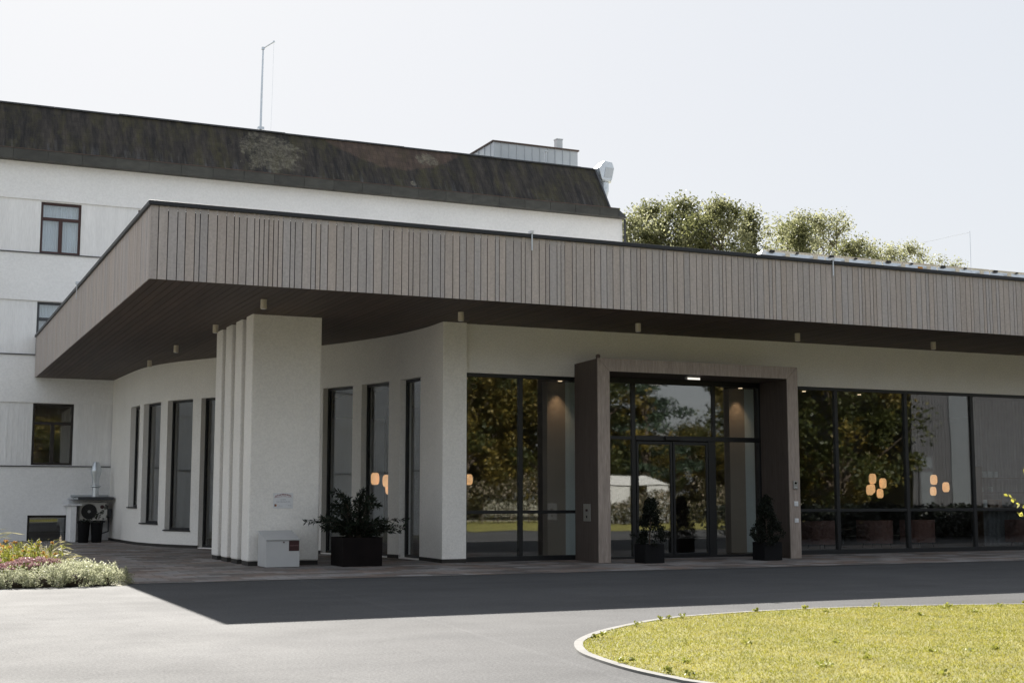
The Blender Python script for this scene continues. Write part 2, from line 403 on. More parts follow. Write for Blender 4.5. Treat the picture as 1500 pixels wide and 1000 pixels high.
def dup(root, loc, label=None, rotz=0, scale=1):
    r = root.copy(); col.objects.link(r); r.location = loc; r.rotation_euler = (0, 0, rotz); r.scale = (scale,) * 3
    if label: r['label'] = label
    for ch in list(root.children):
        c = ch.copy(); col.objects.link(c); c.parent = r
        for g in list(ch.children):
            d = g.copy(); col.objects.link(d); d.parent = c
    return r

def struct(name, mb, m, **kw):
    return tag(mb.build(name, m, **kw), kind='structure')

def leaf_obj(name, P, S, m, parent=None, aspect=.5, seed=0, up=0.0, mi=None, local=True, dirs=None):
    """many small diamond leaves as one mesh; P (n,3), S (n,)"""
    g = np.random.default_rng(seed); n = len(P); P = np.asarray(P, float); S = np.broadcast_to(np.asarray(S, float), (n,))
    a = g.normal(size=(n, 3)) if dirs is None else np.asarray(dirs, float) + g.normal(size=(n, 3)) * .25
    a[:, 2] += up; a /= np.linalg.norm(a, axis=1)[:, None] + 1e-9
    b = np.cross(a, g.normal(size=(n, 3))); b /= np.linalg.norm(b, axis=1)[:, None] + 1e-9
    h = S[:, None] * .5
    V = np.stack([P - a * h, P + b * h * aspect, P + a * h, P - b * h * aspect], 1).reshape(-1, 3)
    if parent is not None and not local:
        o_ = origin_of(parent); V = V - np.array(o_)
    me = bpy.data.meshes.new(name)
    me.vertices.add(4 * n); me.vertices.foreach_set('co', V.ravel().astype(np.float32))
    me.loops.add(4 * n); me.loops.foreach_set('vertex_index', np.arange(4 * n, dtype=np.int32))
    me.polygons.add(n); me.polygons.foreach_set('loop_start', np.arange(0, 4 * n, 4, dtype=np.int32))
    for mm in (m if isinstance(m, (list, tuple)) else [m]): me.materials.append(mm)
    if mi is not None: me.polygons.foreach_set('material_index', np.asarray(mi, np.int32))
    me.update(calc_edges=True); me.validate()
    o = bpy.data.objects.new(name, me); col.objects.link(o); o.parent = parent
    return o

def blob(g, n, c, r, squash=(1, 1, 1), power=.45):
    d = g.normal(size=(n, 3)); d /= np.linalg.norm(d, axis=1)[:, None]
    return np.array(c) + d * (g.random(n) ** power)[:, None] * r * np.array(squash)

def wall_strip(mb, path, holes, H, t, z0=0.0, off=0.0):
    """wall along a plan path; inward side is to the right; holes (s0, s1, za, zb) in arc length"""
    P = [Vector((x, y)) for x, y in path]; S = [0.0]
    for i in range(1, len(P)): S.append(S[-1] + (P[i] - P[i - 1]).length)
    def at(s):
        for i in range(1, len(P)):
            if s <= S[i] + 1e-9: return P[i - 1].lerp(P[i], (s - S[i - 1]) / max(S[i] - S[i - 1], 1e-9))
        return P[-1]
    nrm = []
    for i in range(len(P)):
        ds = []
        if i > 0: ds.append((P[i] - P[i - 1]).normalized())
        if i < len(P) - 1: ds.append((P[i + 1] - P[i]).normalized())
        ns = [Vector((d.y, -d.x)) for d in ds]; m_ = sum(ns, Vector((0, 0))).normalized()
        nrm.append(m_ / max(.4, m_.dot(ns[0])))
    def nat(s):
        for i in range(1, len(P)):
            if s <= S[i] + 1e-9: return nrm[i - 1].lerp(nrm[i], (s - S[i - 1]) / max(S[i] - S[i - 1], 1e-9))
        return nrm[-1]
    cuts = sorted(set([round(s, 5) for s in S] + [round(h[k], 5) for h in holes for k in (0, 1)]))
    def solid(a, b):
        m_ = (a + b) / 2; iv = [(z0, H)]
        for s0, s1, za, zb in holes:
            if s0 < m_ < s1:
                nv = []
                for p, q in iv:
                    if za > p: nv.append((p, min(q, za)))
                    if zb < q: nv.append((max(p, zb), q))
                iv = [x for x in nv if x[1] - x[0] > 1e-6]
        return iv
    segs = [(cuts[i], cuts[i + 1], solid(cuts[i], cuts[i + 1])) for i in range(len(cuts) - 1) if cuts[i + 1] - cuts[i] > 1e-5]
    def minus(A, B):
        out = list(A)
        for p, q in B:
            nv = []
            for a, b in out:
                if q <= a or p >= b: nv.append((a, b)); continue
                if p > a: nv.append((a, p))
                if q < b: nv.append((q, b))
            out = nv
        return [x for x in out if x[1] - x[0] > 1e-6]
    for i, (a, b, iv) in enumerate(segs):
        pa, pb, na, nb = at(a), at(b), nat(a), nat(b)
        oa, ob = pa + na * off, pb + nb * off; ia, ib = pa + na * t, pb + nb * t
        q = lambda p, z: (p.x, p.y, z)
        for p0, p1 in iv:
            mb.add([q(oa, p0), q(ob, p0), q(ob, p1), q(oa, p1)], [(3, 2, 1, 0)])
            mb.add([q(ia, p0), q(ib, p0), q(ib, p1), q(ia, p1)], [(0, 1, 2, 3)])
            mb.add([q(oa, p1), q(ob, p1), q(ib, p1), q(ia, p1)], [(3, 2, 1, 0)])
            mb.add([q(oa, p0), q(ob, p0), q(ib, p0), q(ia, p0)], [(0, 1, 2, 3)])
        pv = segs[i - 1][2] if i else []
        for p0, p1 in minus(iv, pv): mb.add([q(oa, p0), q(ia, p0), q(ia, p1), q(oa, p1)], [(3, 2, 1, 0)])
        nx = segs[i + 1][2] if i < len(segs) - 1 else []
        for p0, p1 in minus(iv, nx): mb.add([q(ob, p0), q(ib, p0), q(ib, p1), q(ob, p1)], [(0, 1, 2, 3)])
    # weld
    key = {}; nv = []; mp = []
    for p in mb.v:
        k = tuple(round(c, 4) for c in p)
        if k not in key: key[k] = len(nv); nv.append(p)
        mp.append(key[k])
    mb.v = nv; mb.f = [tuple(mp[i] for i in f) for f in mb.f]
    return at, nat

def catmull(P, n=8):
    P = [Vector(p) for p in P]; P = [2 * P[0] - P[1]] + P + [2 * P[-1] - P[-2]]; out = []
    for i in range(1, len(P) - 2):
        a, b, c, d = P[i - 1:i + 3]
        for k in range(n):
            t = k / n; out.append(.5 * ((2 * b) + (c - a) * t + (2 * a - 5 * b + 4 * c - d) * t * t + (3 * b - a - 3 * c + d) * t ** 3))
    out.append(P[-2]); return out

# ------------------------------------------------------------------ ground, drive, paving, lawn
struct('ground', MB().sheet([(-500, -400), (500, -400), (500, 700), (-500, 700)], -.02), M['field'])
struct('drive', MB().sheet([(-40, -5), (-8, -6.5), (14, -3.5), (34, -1.5), (70, -4), (70, 22.3), (3.45, 22.3), (3.3, 21.95), (-40, 21.6)], 0.0), M['asphalt'])
CURVE = [(10.42, 26.4), (10.44, 27.6), (10.28, 29.04), (9.87, 30.6), (9.3, 32.1), (8.58, 33.9), (7.66, 35.85), (7.12, 36.95), (6.70, 38.0), (6.40, 39.3), (6.25, 40.8), (6.15, 44.5)]
curve = [tuple(p) for p in catmull(CURVE, 6)]
struct('paving', MB().sheet([(3.45, 22.3), (60, 22.3), (60, 27.3), (12, 27.3), (12, 44.6), (3.0, 44.6), (3.3, 28), (3.5, 24)], .006), M['pavers'])

struct('grass_verge', MB().sheet([(17, 3.5), (30, 5), (52, 4.5), (62, -15), (8, -15), (10, -2)], .012), M['turf'])
LAWN = [(5.45, 8.85), (5.42, 9.6), (5.50, 10.35), (5.62, 10.9), (5.87, 11.47), (6.12, 11.85), (6.56, 12.35), (7.02, 12.75), (7.75, 13.27), (8.37, 13.55), (9.45, 13.77), (10.5, 13.82), (11.5, 13.7), (13.3, 13.24), (15.5, 12.1), (16.9, 10.2), (16.7, 8.0), (15.2, 5.9), (12.6, 4.4), (9.8, 4.3), (7.4, 5.4), (6.0, 7.1)]
lawn_c = [tuple(p) for p in catmull(LAWN + [LAWN[0]], 6)][:-1]
def offset_poly(P, d):
    n = len(P); out = []
    ar = sum(P[i][0] * P[(i + 1) % n][1] - P[(i + 1) % n][0] * P[i][1] for i in range(n)); sg = 1 if ar > 0 else -1
    for i in range(n):
        a = Vector(P[i - 1]); c = Vector(P[(i + 1) % n]); t = (c - a).normalized()
        out.append((P[i][0] - sg * t.y * d, P[i][1] + sg * t.x * d))
    return out
inner = offset_poly(lawn_c, .085)
kb = MB(); acc = 0; i0 = 0; n = len(lawn_c); st = 0
for i in range(n):            # kerb stones about a metre long with thin joints
    j = (i + 1) % n
    kb.hexa([(*lawn_c[i], -.05), (*lawn_c[j], -.05), (*inner[j], -.05), (*inner[i], -.05), (*lawn_c[i], .022), (*lawn_c[j], .022), (*inner[j], .022), (*inner[i], .022)] if True else [])
kb_o = struct('kerb', kb, M['granite'])
struct('lawn', MB().sheet(inner, .016), M['turf'])
g = np.random.default_rng(3)
def in_poly(P, pts):
    x, y = pts[:, 0], pts[:, 1]; c = np.zeros(len(pts), bool); j = len(P) - 1
    for i in range(len(P)):
        xi, yi = P[i]; xj, yj = P[j]
        c ^= ((yi > y) != (yj > y)) & (x < (xj - xi) * (y - yi) / (yj - yi + 1e-12) + xi); j = i
    return c
gp = np.stack([g.uniform(5.3, 17, 330000), g.uniform(4.2, 14, 330000)], 1)
gp = gp[in_poly(inner, gp)]
# thinner where the camera looks straight past it
keep = (gp[:, 1] > 7.5) & (gp[:, 0] < 15.5); gp = np.vstack([gp[keep], gp[~keep][::4]])
n = len(gp); hgt = g.uniform(.010, .027, n) * (1 + .6 * (g.random(n) > .98))
lean = g.normal(size=(n, 2)) * hgt[:, None] * .7; ang = g.uniform(0, math.pi, n); wd = g.uniform(.003, .0065, n)
base = np.c_[gp, np.full(n, .012)]; sx = np.c_[np.cos(ang) * wd, np.sin(ang) * wd, np.zeros(n)]
tip = base + np.c_[lean, hgt]
V = np.stack([base - sx, base + sx, tip], 1).reshape(-1, 3)
me = bpy.data.meshes.new('grass'); me.vertices.add(3 * n); me.vertices.foreach_set('co', V.ravel().astype(np.float32))
me.loops.add(3 * n); me.loops.foreach_set('vertex_index', np.arange(3 * n, dtype=np.int32))
me.polygons.add(n); me.polygons.foreach_set('loop_start', np.arange(0, 3 * n, 3, dtype=np.int32)); me.materials.append(M['blades']); me.update(calc_edges=True)
go = bpy.data.objects.new('grass', me); col.objects.link(go)
tag(go, 'sunlit yellow-green grass of the rounded lawn island in the drive', 'grass', kind='stuff')
# broad-leaved weeds and clover in the turf
ctr = []
for i in range(0, len(inner), 1):
    p = inner[i]
    if p[1] > 8 and rnd.random() < .16: ctr.append((p[0] + rnd.uniform(-.05, .12), p[1] - rnd.uniform(0, .14), .05, rnd.uniform(.025, .05)))
for i in range(40): ctr.append((rnd.uniform(5.8, 15), rnd.uniform(8.3, 13.6), .03, rnd.uniform(.03, .07)))
ctr = [c for c in ctr if in_poly(inner, np.array([[c[0], c[1]]]))[0]]
wp = np.vstack([blob(g, 26, (c[0], c[1], c[2]), c[3], (1.3, 1.3, .7)) for c in ctr]); wp[:, 2] = np.maximum(wp[:, 2], .025)
wo = leaf_obj('clover', wp, g.uniform(.018, .045, len(wp)), [M['yg'], M['blossom']], None, .7, 5, mi=(g.random(len(wp)) > .985).astype(int))
tag(wo, 'low yellowish clover and weeds scattered through the lawn and along its kerb', 'weeds', kind='stuff')

# ------------------------------------------------------------------ hotel (old white building behind)
hotel = thing('hotel_building', 'tall white rendered hotel behind the canopy with mossy dark mansard roof', 'building', (6, 44.5, 0))
HX0, HX1, HY = -14.0, 24.93, 44.5
wins = [(x, x + 1.24, z0, z1) for x in (-5.37, -2.34, .70, 3.73, 6.76) for z0, z1 in ((9.1, 10.76), (5.83, 7.53), (2.36, 4.30)) if not (x > 6 and z0 < 9)]
hb = MB()
base_holes = [(3.69, 4.98, -.5, .80)]
path = [(HX1, 58), (HX1, HY + .04), (HX0, HY + .04), (HX0, 58)][::-1]
L0 = 58 - HY - .04
holes = [(L0 + a - HX0, L0 + b - HX0, z0, z1) for a, b, z0, z1 in wins] + [(L0 + a - HX0, L0 + b - HX0, z0, z1) for a, b, z0, z1 in base_holes]
# path runs left to right along the front with the inside on the left, so reverse it
pathr = path[::-1]; Lt = 2 * L0 + (HX1 - HX0)
holesr = [(Lt - s1, Lt - s0, z0, z1) for s0, s1, z0, z1 in holes]
wall_strip(hb, pathr, holesr, 12.05, .38, -.5)
hb.box(HX0, HX1, 57.6, 58, -.5, 12.05); hb.box(HX0 + .4, HX1 - .4, 45.5, 57.6, -.52, -.5)
hb.build('wall', M['hotel_panel'], hotel)
sb = MB()
for z0, z1 in ((4.32, 5.81), (7.55, 9.06), (10.80, 12.03)): sb.box(HX0, HX1 + .03, HY - .01, HY + .04, z0, z1)
for x0, x1 in ((HX0, 3.69), (4.98, 6.4)): sb.box(x0, x1, HY - .01, HY + .04, -.4, 2.31)
sb.box(3.69, 4.98, HY - .01, HY + .04, .80, 2.31)
sb.box(HX1, HX1 + .03, HY + .04, 58, -.4, 12.03)
sb.build('render_band', M['hotel'], hotel)
fb = MB()
for z in (2.31, 5.81, 9.06): fb.box(HX0, 6.14 if z < 5 else HX1 + .05, HY - .05, HY + .04, z, z + .03)
fb.build('sill_flashing', M['flash'], hotel)
rb = MB(); x = HX0 + .2
while x < 6.05:
    if not any(a - .06 < x < b + .04 for a, b, z0, z1 in wins):
        rb.box(x, x + rnd.uniform(.03, .06), HY + .034, HY + .04, 2.36, 4.31)
    x += rnd.uniform(.09, .22)
rb.build('ribbed_panel', M['hotel_panel'], hotel)

def hotel_window(x0, x1, z0, z1, fm, curtain, split=True):
    y = HY + .12; f = MB(); t = .075
    f.box(x0, x0 + t, y, y + .08, z0, z1); f.box(x1 - t, x1, y, y + .08, z0, z1)
    f.box(x0 + t, x1 - t, y, y + .08, z1 - t, z1); f.box(x0 + t, x1 - t, y, y + .08, z0, z0 + t)
    if split:
        zt = z1 - (z1 - z0) * .32
        f.box(x0 + t, x1 - t, y - .004, y + .07, zt - .05, zt + .05)
        xm = (x0 + x1) / 2; f.box(xm - .06, xm + .06, y - .008, y + .06, z0 + t, zt - .05)
    w_ = f.build('window', fm, hotel, bevel=.006)
    MB().box(x0 + t * .6, x1 - t * .6, y + .04, y + .05, z0 + t * .6, z1 - t * .6).build('pane', M['glass2'], w_)
    if curtain:
        c = MB(); n = 90; pts = [(x0 + (x1 - x0) * i / n, y + .16 + .018 * math.sin(i * 1.3) + .008 * math.sin(i * 3.1)) for i in range(n + 1)]
        for i in range(n):
            c.hexa([(*pts[i], z0), (*pts[i + 1], z0), (pts[i + 1][0], pts[i + 1][1] + .004, z0), (pts[i][0], pts[i][1] + .004, z0), (*pts[i], z1), (*pts[i + 1], z1), (pts[i + 1][0], pts[i + 1][1] + .004, z1), (pts[i][0], pts[i][1] + .004, z1)])
        c.build('net_curtain', M['curtain_white'], w_)
for a, b, z0, z1 in wins:
    hotel_window(a, b, z0, z1, M['brown_frame'] if z0 > 9 else (M['grey_frame'] if z0 > 5 else M['dark_frame']), z0 > 5)
hotel_window(3.69, 4.98, -.35, .80, M['dark_frame'], False, False)
# mansard slope, ridge, gable end, flat roof
rf = MB(); rf.hexa([(HX0, 44.36, 12.30), (24.35, 44.36, 12.30), (24.35, 44.9, 12.30), (HX0, 44.9, 12.30), (HX0, 45.6, 14.15), (24.35, 45.6, 14.15), (24.35, 46.0, 14.15), (HX0, 46.0, 14.15)])
roof = rf.build('roof', M['shingles'], hotel)
rd = MB(); x = HX0
while x < 24.3:
    ln = min(rnd.uniform(1.6, 2.4), 24.38 - x); dz = rnd.uniform(-.012, .012)
    rd.box(x, x + ln - .01, 45.55, 46.02, 14.155 + dz, 14.205 + dz); x += ln
rd.build('ridge_capping', M['flash'], roof)
vg = MB(); vg.hexa([(24.35, 44.34, 12.32), (24.42, 44.34, 12.32), (24.42, 46, 12.32), (24.35, 46, 12.32), (24.35, 45.58, 14.17), (24.42, 45.58, 14.17), (24.42, 46, 14.17), (24.35, 46, 14.17)])
vg.build('verge_trim', M['flash'], roof)
MB().box(HX0, 24.42, 46.0, 58, 12.06, 14.1).build('flat_roof', M['flash'], roof)
gt = MB(); x = HX0
while x < 24.5:
    x1 = min(x + 1.05, 24.62); gt.box(x, x1 - .012, 44.13, 44.5, 12.0, 12.33); x += 1.05
gt.box(HX0, 24.6, 44.15, 44.49, 12.01, 12.32)
gt.hexa([(24.62, 44.13, 12.0), (24.98, 44.13, 12.0), (24.98, 58, 12.0), (24.62, 58, 12.0), (24.62, 44.13, 12.33), (24.72, 44.3, 12.33), (24.72, 58, 12.33), (24.62, 58, 12.33)])
gt.build('gutter', M['gutter'], hotel)
gt = MB(); gt.box(HX0, 24.64, 44.115, 44.16, 12.325, 12.345); gt.build('gutter_edge', M['rust'], hotel)
MB().tube([(25.03, 44.42, 12.0), (25.03, 44.42, 7)], .045).build('downpipe', M['flash'], hotel)
hs = MB(); hs.box(21.06, 24.85, 48, 54, 14.1, 15.5)
house = hs.build('roof_housing', M['zinc'], hotel)
pn = MB(); x = 21.06
while x < 24.8: pn.box(x - .012, x + .012, 47.975, 48.0, 14.1, 15.5); x += .345
y = 48.3
while y < 54: pn.box(21.035, 21.06, y - .012, y + .012, 14.1, 15.5); y += .6
pn.build('standing_seam', M['zinc'], house)
MB().box(21.0, 24.9, 47.94, 54.05, 15.5, 15.56).build('housing_coping', M['rust'], house)
MB().box(24.2, 24.46, 48.6, 48.86, 15.56, 16.1).box(24.18, 24.48, 48.58, 48.88, 16.1, 16.14).build('flue', M['zinc'], house)
MB().tube([(22.62, 46.4, 14.1), (22.62, 46.4, 14.86)], .05).tube([(22.62, 46.4, 14.86), (22.62, 46.4, 14.92)], .085).build('vent_pipe', M['zinc'], hotel)
# gooseneck duct on the gable
dk = MB(); dk.tube([(24.5, 46, 13.0), (24.72, 46, 13.05), (24.9, 46, 13.2), (24.98, 46, 13.45), (24.98, 46, 13.78)], .2, 16); dk.lathe((24.98, 46, 13.78), [(.3, 0), (.3, .05)], 20)
pr = [(24.75, 13.83), (25.2, 13.83), (25.31, 14.32), (25.22, 14.56), (24.86, 14.6), (24.62, 14.3)]
k = len(pr); dk.add([(x, 45.72, z) for x, z in pr] + [(x, 46.28, z) for x, z in pr], [tuple(range(k)), tuple(range(2 * k - 1, k - 1, -1))] + [(i, k + i, k + (i + 1) % k, (i + 1) % k) for i in range(k)])
duct = dk.build('exhaust_duct', M['galv'], hotel, bevel=.02)
MB().hexa([(24.84, 45.70, 13.93), (25.18, 45.70, 13.93), (25.18, 45.72, 13.93), (24.84, 45.72, 13.93), (24.92, 45.70, 14.33), (25.28, 45.70, 14.33), (25.28, 45.72, 14.33), (24.92, 45.72, 14.33)]).build('duct_opening', M['zinc'], duct)

ant = thing('antenna_mast', 'thin tall antenna mast with angled arm standing on the hotel roof', 'antenna', (11.6, 48, 14.1))
MB().tube([(11.60, 48, 14.1), (11.62, 48, 16.4), (11.64, 48, 18.02)], [.045, .04, .03], 8).build('mast', M['galv'], ant)
MB().tube([(11.58, 48, 17.97), (12.04, 48, 18.33)], .022, 6).lathe((12.04, 48, 18.31), [(.04, 0), (.04, .06)], 8).lathe((11.64, 48, 17.97), [(.06, 0), (.06, .1)], 8).build('arm', M['galv'], ant)
MB().tube([(12.04, 48, 18.3), (12.02, 48, 16.4), (11.98, 48, 14.1)], .004, 4).build('wire', M['galv'], ant)
MB().box(11.5, 11.72, 47.9, 48.1, 14.9, 15.0).build('clamp', M['galv'], ant); MB().box(11.5, 11.7, 47.9, 48.1, 14.1, 14.16).build('foot', M['galv'], ant)

# ------------------------------------------------------------------ entrance pavilion
pav = thing('entrance_pavilion', 'low white entrance pavilion with timber clad canopy and curved window wall', 'building', (10.42, 26.4, 0))
ZS, ZT = 5.09, 6.36
FX, FY, RX = 3.73, 23.15, 46.0
S0 = .545
spans = [(1.38, 2.42, .03), (2.92, 4.07, .03), (4.43, 5.59, .03), (6.0, 7.1, .03), (7.55, 8.65, .03), (9.4, 10.64, .03), (11.0, 12.23, .48), (12.65, 13.97, .64), (14.37, 15.59, 1.08)]
holes = [(S0 + a, S0 + b, z, 4.03) for a, b, z in spans]
cw = MB(); wpath = [(10.965, 26.4)] + curve
at, nat = wall_strip(cw, wpath, holes, 5.3, .3)
cw.build('curved_wall', M['stucco'], pav, smooth=True)
pl = MB(); wall_strip(pl, wpath, [(a - .0, b + .0, -.1, .5) for a, b, z, _ in holes if z < .1], .085, .05, .0, -.006)
pl.build('plinth', M['plinth'], pav, smooth=True)
for a, b, z, h in holes:
    pa, pb = at(a), at(b); u = (pb - pa).normalized(); nn = Vector((u.y, -u.x)); L = (pb - pa).length
    f = MB(); t = .06; d0, d1 = .15, .22
    f.obox(pa, u, nn, 0, t, d0, d1, z, h); f.obox(pa, u, nn, L - t, L, d0, d1, z, h)
    f.obox(pa, u, nn, t, L - t, d0, d1, h - t, h); f.obox(pa, u, nn, t, L - t, d0, d1, z, z + t)
    wo_ = f.build('window', M['alu'], pav)
    MB().obox(pa, u, nn, t * .5, L - t * .5, d0 + .03, d0 + .042, z + t * .5, h - t * .5).build('pane', M['glass_side'], wo_)
    if z > .1: MB().obox(pa, u, nn, -.02, L + .02, -.05, d0, z - .035, z).build('sill', M['alu'], wo_)
# upper wall over the glazing and the return on the far right
MB().box(10.965, RX, 26.535, 26.8, 4.04, 5.3).build('wall', M['stucco'], pav)
MB().box(RX - .3, RX, 26.8, 44.4, 0, 5.3).build('end_wall', M['stucco'], pav)
# glazed fronts
def glazing(x0, x1, mull, zt=4.04, ztr=1.053, y=26.58):
    f = MB(); t = .06
    f.box(x0, x1, y, y + .09, zt - .08, zt); f.box(x0, x1, y, y + .09, .006, .11)
    xs = [x0 + .03] + mull + [x1 - .03]
    for x in xs: f.box(x - .05, x + .05, y - .012, y + .10, .11, zt - .08)
    for a, b in zip(xs[:-1], xs[1:]): f.box(a + .05, b - .05, y, y + .08, ztr - .035, ztr + .035)
    fo = f.build('glazed_front', M['alu'], pav, bevel=.005)
    for a, b in zip(xs[:-1], xs[1:]):
        MB().box(a + .04, b - .04, y + .03, y + .042, ztr + .02, zt - .06).build('pane', M['glass'], fo)
        MB().box(a + .04, b - .04, y + .03, y + .042, .07, ztr - .02).build('pane', M['glass'], fo)
glazing(10.97, 13.98, [12.32])
glazing(18.55, 45.7, [20.85 + 2.17 * i for i in range(11)])
# canopy: boards, backing, soffit, coping, roof
def boards(mb, a0, a1, place):
    a = a0; last = None; k = 0
    while a < a1 - .02:
        wdt = rnd.choice([.163, .163, .137, .137, .086, .086]); 
        if last == wdt and wdt > .1 and rnd.random() < .5: wdt = .137 if wdt > .15 else .163
        last = wdt; e = min(a + wdt, a1); place(mb, a, e - .016, rnd.uniform(0, .004)); a += wdt
bf = MB(); boards(bf, FX, RX, lambda mb, a, b, j: mb.box(a, b, FY - j, FY + .02, ZS, ZT + .01))
bl = MB(); boards(bl, FY + .03, 44.45, lambda mb, a, b, j: mb.box(FX - j, FX + .02, a, b, ZS, ZT + .01))
fas = bf.build('fascia', M['fascia'], pav); bl.build('fascia', M['fascia'], pav)
MB().box(FX + .021, RX, FY + .021, FY + .15, ZS + .012, 6.3).box(FX + .021, FX + .15, FY + .15, 44.45, ZS + .012, 6.3).build('fascia_backing', M['groove'], pav)
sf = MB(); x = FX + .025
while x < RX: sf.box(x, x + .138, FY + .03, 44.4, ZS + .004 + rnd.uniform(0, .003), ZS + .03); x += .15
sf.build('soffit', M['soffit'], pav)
MB().box(FX + .16, RX, FY + .16, 44.38, ZS + .032, 6.25).build('roof_slab', M['gravel'], pav)
cp = MB(); cp.box(FX - .05, RX, FY - .05, FY + .3, ZT + .01, 6.45); cp.box(FX - .05, FX + .3, FY + .3, 44.45, ZT + .01, 6.45)
cp.build('coping', M['coping'], pav, bevel=.01)
# interior shell
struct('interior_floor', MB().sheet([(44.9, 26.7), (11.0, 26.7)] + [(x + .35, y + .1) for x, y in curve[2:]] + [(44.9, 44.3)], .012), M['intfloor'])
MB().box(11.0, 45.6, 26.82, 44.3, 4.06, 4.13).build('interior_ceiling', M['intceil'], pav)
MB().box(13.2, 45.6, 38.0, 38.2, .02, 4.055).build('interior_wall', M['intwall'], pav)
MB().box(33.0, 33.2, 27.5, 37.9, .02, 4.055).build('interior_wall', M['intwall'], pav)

# four free-standing pillars in a row
plabels = ['frontmost white pillar with a paper notice, directly behind the grey letter box', 'second white pillar from the front, close behind the notice pillar',
           'third white pillar from the front in the row by the curved wall', 'rearmost of the four white pillars, nearest the curved window wall']
for i in range(4):
    y0 = 26.9 + .95 * i
    p = thing('pillar', plabels[i], 'pillar', (7.17, y0 + .3, 0), 'white pillars carrying the canopy')
    MB().box(6.43, 7.90, y0, y0 + .58, .09, 5.3).build('shaft', M['stucco'], p, bevel=.035, seg=3)
    MB().box(6.445, 7.885, y0 + .012, y0 + .568, 0, .09).build('plinth', M['plinth'], p)

# entrance portal of timber, slightly skewed sides
portal = thing('entrance_portal', 'projecting timber portal framing the sliding entrance doors', 'portal', (16, 25.15, 0))
SK = .105   # metres sideways per metre of depth
def skew_box(mb, x0, x1, z0, z1, y0=25.15, y1=26.48):
    d0 = (y0 - 25.15) * SK; d1 = (y1 - 25.15) * SK
    return mb.hexa([(x0 + d0, y0, z0), (x1 + d0, y0, z0), (x1 + d1, y1, z0), (x0 + d1, y1, z0), (x0 + d0, y0, z1), (x1 + d0, y0, z1), (x1 + d1, y1, z1), (x0 + d1, y1, z1)])
def face_quad(mb, pts): return mb.hexa([(x, 25.13, z) for x, z in pts] and [(pts[0][0], 25.125, pts[0][1]), (pts[1][0], 25.125, pts[1][1]), (pts[1][0], 25.15, pts[1][1]), (pts[0][0], 25.15, pts[0][1]), (pts[3][0], 25.125, pts[3][1]), (pts[2][0], 25.125, pts[2][1]), (pts[2][0], 25.15, pts[2][1]), (pts[3][0], 25.15, pts[3][1])])
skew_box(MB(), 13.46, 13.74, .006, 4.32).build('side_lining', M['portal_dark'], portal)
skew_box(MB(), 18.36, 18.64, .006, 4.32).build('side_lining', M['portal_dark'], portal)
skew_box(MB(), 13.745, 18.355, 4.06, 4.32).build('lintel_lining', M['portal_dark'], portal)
face_quad(MB(), [(13.46, .006), (13.745, .006), (13.745, 4.055), (13.46, 4.325)]).build('jamb_face', M['portal'], portal)
face_quad(MB(), [(18.355, .006), (18.645, .006), (18.645, 4.325), (18.355, 4.055)]).build('jamb_face', M['portal'], portal)
face_quad(MB(), [(13.752, 4.055), (18.348, 4.055), (18.64, 4.33), (13.466, 4.33)]).build('lintel_face', M['portal'], portal)
# glazed entrance with sliding doors
ent = thing('entrance_doors', 'dark framed glass entrance screen with two sliding door leaves inside the timber portal', 'glass doors', (16.2, 26.4, 0))
Y = 26.4; f = MB()
f.box(13.8, 18.53, Y, Y + .08, 3.94, 4.055); f.box(13.8, 18.53, Y, Y + .08, .006, .06)
for a, b in ((13.8, 13.9), (15.0, 15.10), (18.44, 18.53)): f.box(a, b, Y - .004, Y + .085, .06, 3.94)
f.box(17.16, 17.24, Y - .004, Y + .085, 2.76, 3.94); f.box(17.03, 17.23, Y - .004, Y + .085, .06, 2.65)
f.box(13.9, 15.0, Y, Y + .08, 2.66, 2.74); f.box(15.10, 18.44, Y - .02, Y + .08, 2.65, 2.76)
f.build('frame', M['alu'], ent, bevel=.005)
for a, b, c, d in ((13.87, 15.03, 2.72, 3.96), (15.08, 17.18, 2.74, 3.96), (17.22, 18.47, 2.74, 3.96), (13.87, 15.03, .04, 2.68), (17.21, 18.47, .04, 2.67)):
    MB().box(a, b, Y + .03, Y + .042, c, d).build('pane', M['glass'], ent)
for a, b in ((15.12, 16.06), (16.08, 17.02)):
    q = MB(); t = .055; y0 = Y + .0
    q.box(a, a + t, y0, y0 + .05, .04, 2.63); q.box(b - t, b, y0, y0 + .05, .04, 2.63); q.box(a + t, b - t, y0, y0 + .05, 2.56, 2.63); q.box(a + t, b - t, y0, y0 + .05, .04, .12)
    lf = q.build('door_leaf', M['alu'], ent, bevel=.004)
    MB().box(a + .03, b - .03, y0 + .02, y0 + .03, .08, 2.6).build('pane', M['glass'], lf)
MB().box(15.85, 16.25, Y - .07, Y - .024, 2.67, 2.74).build('door_sensor', M['black'], ent)

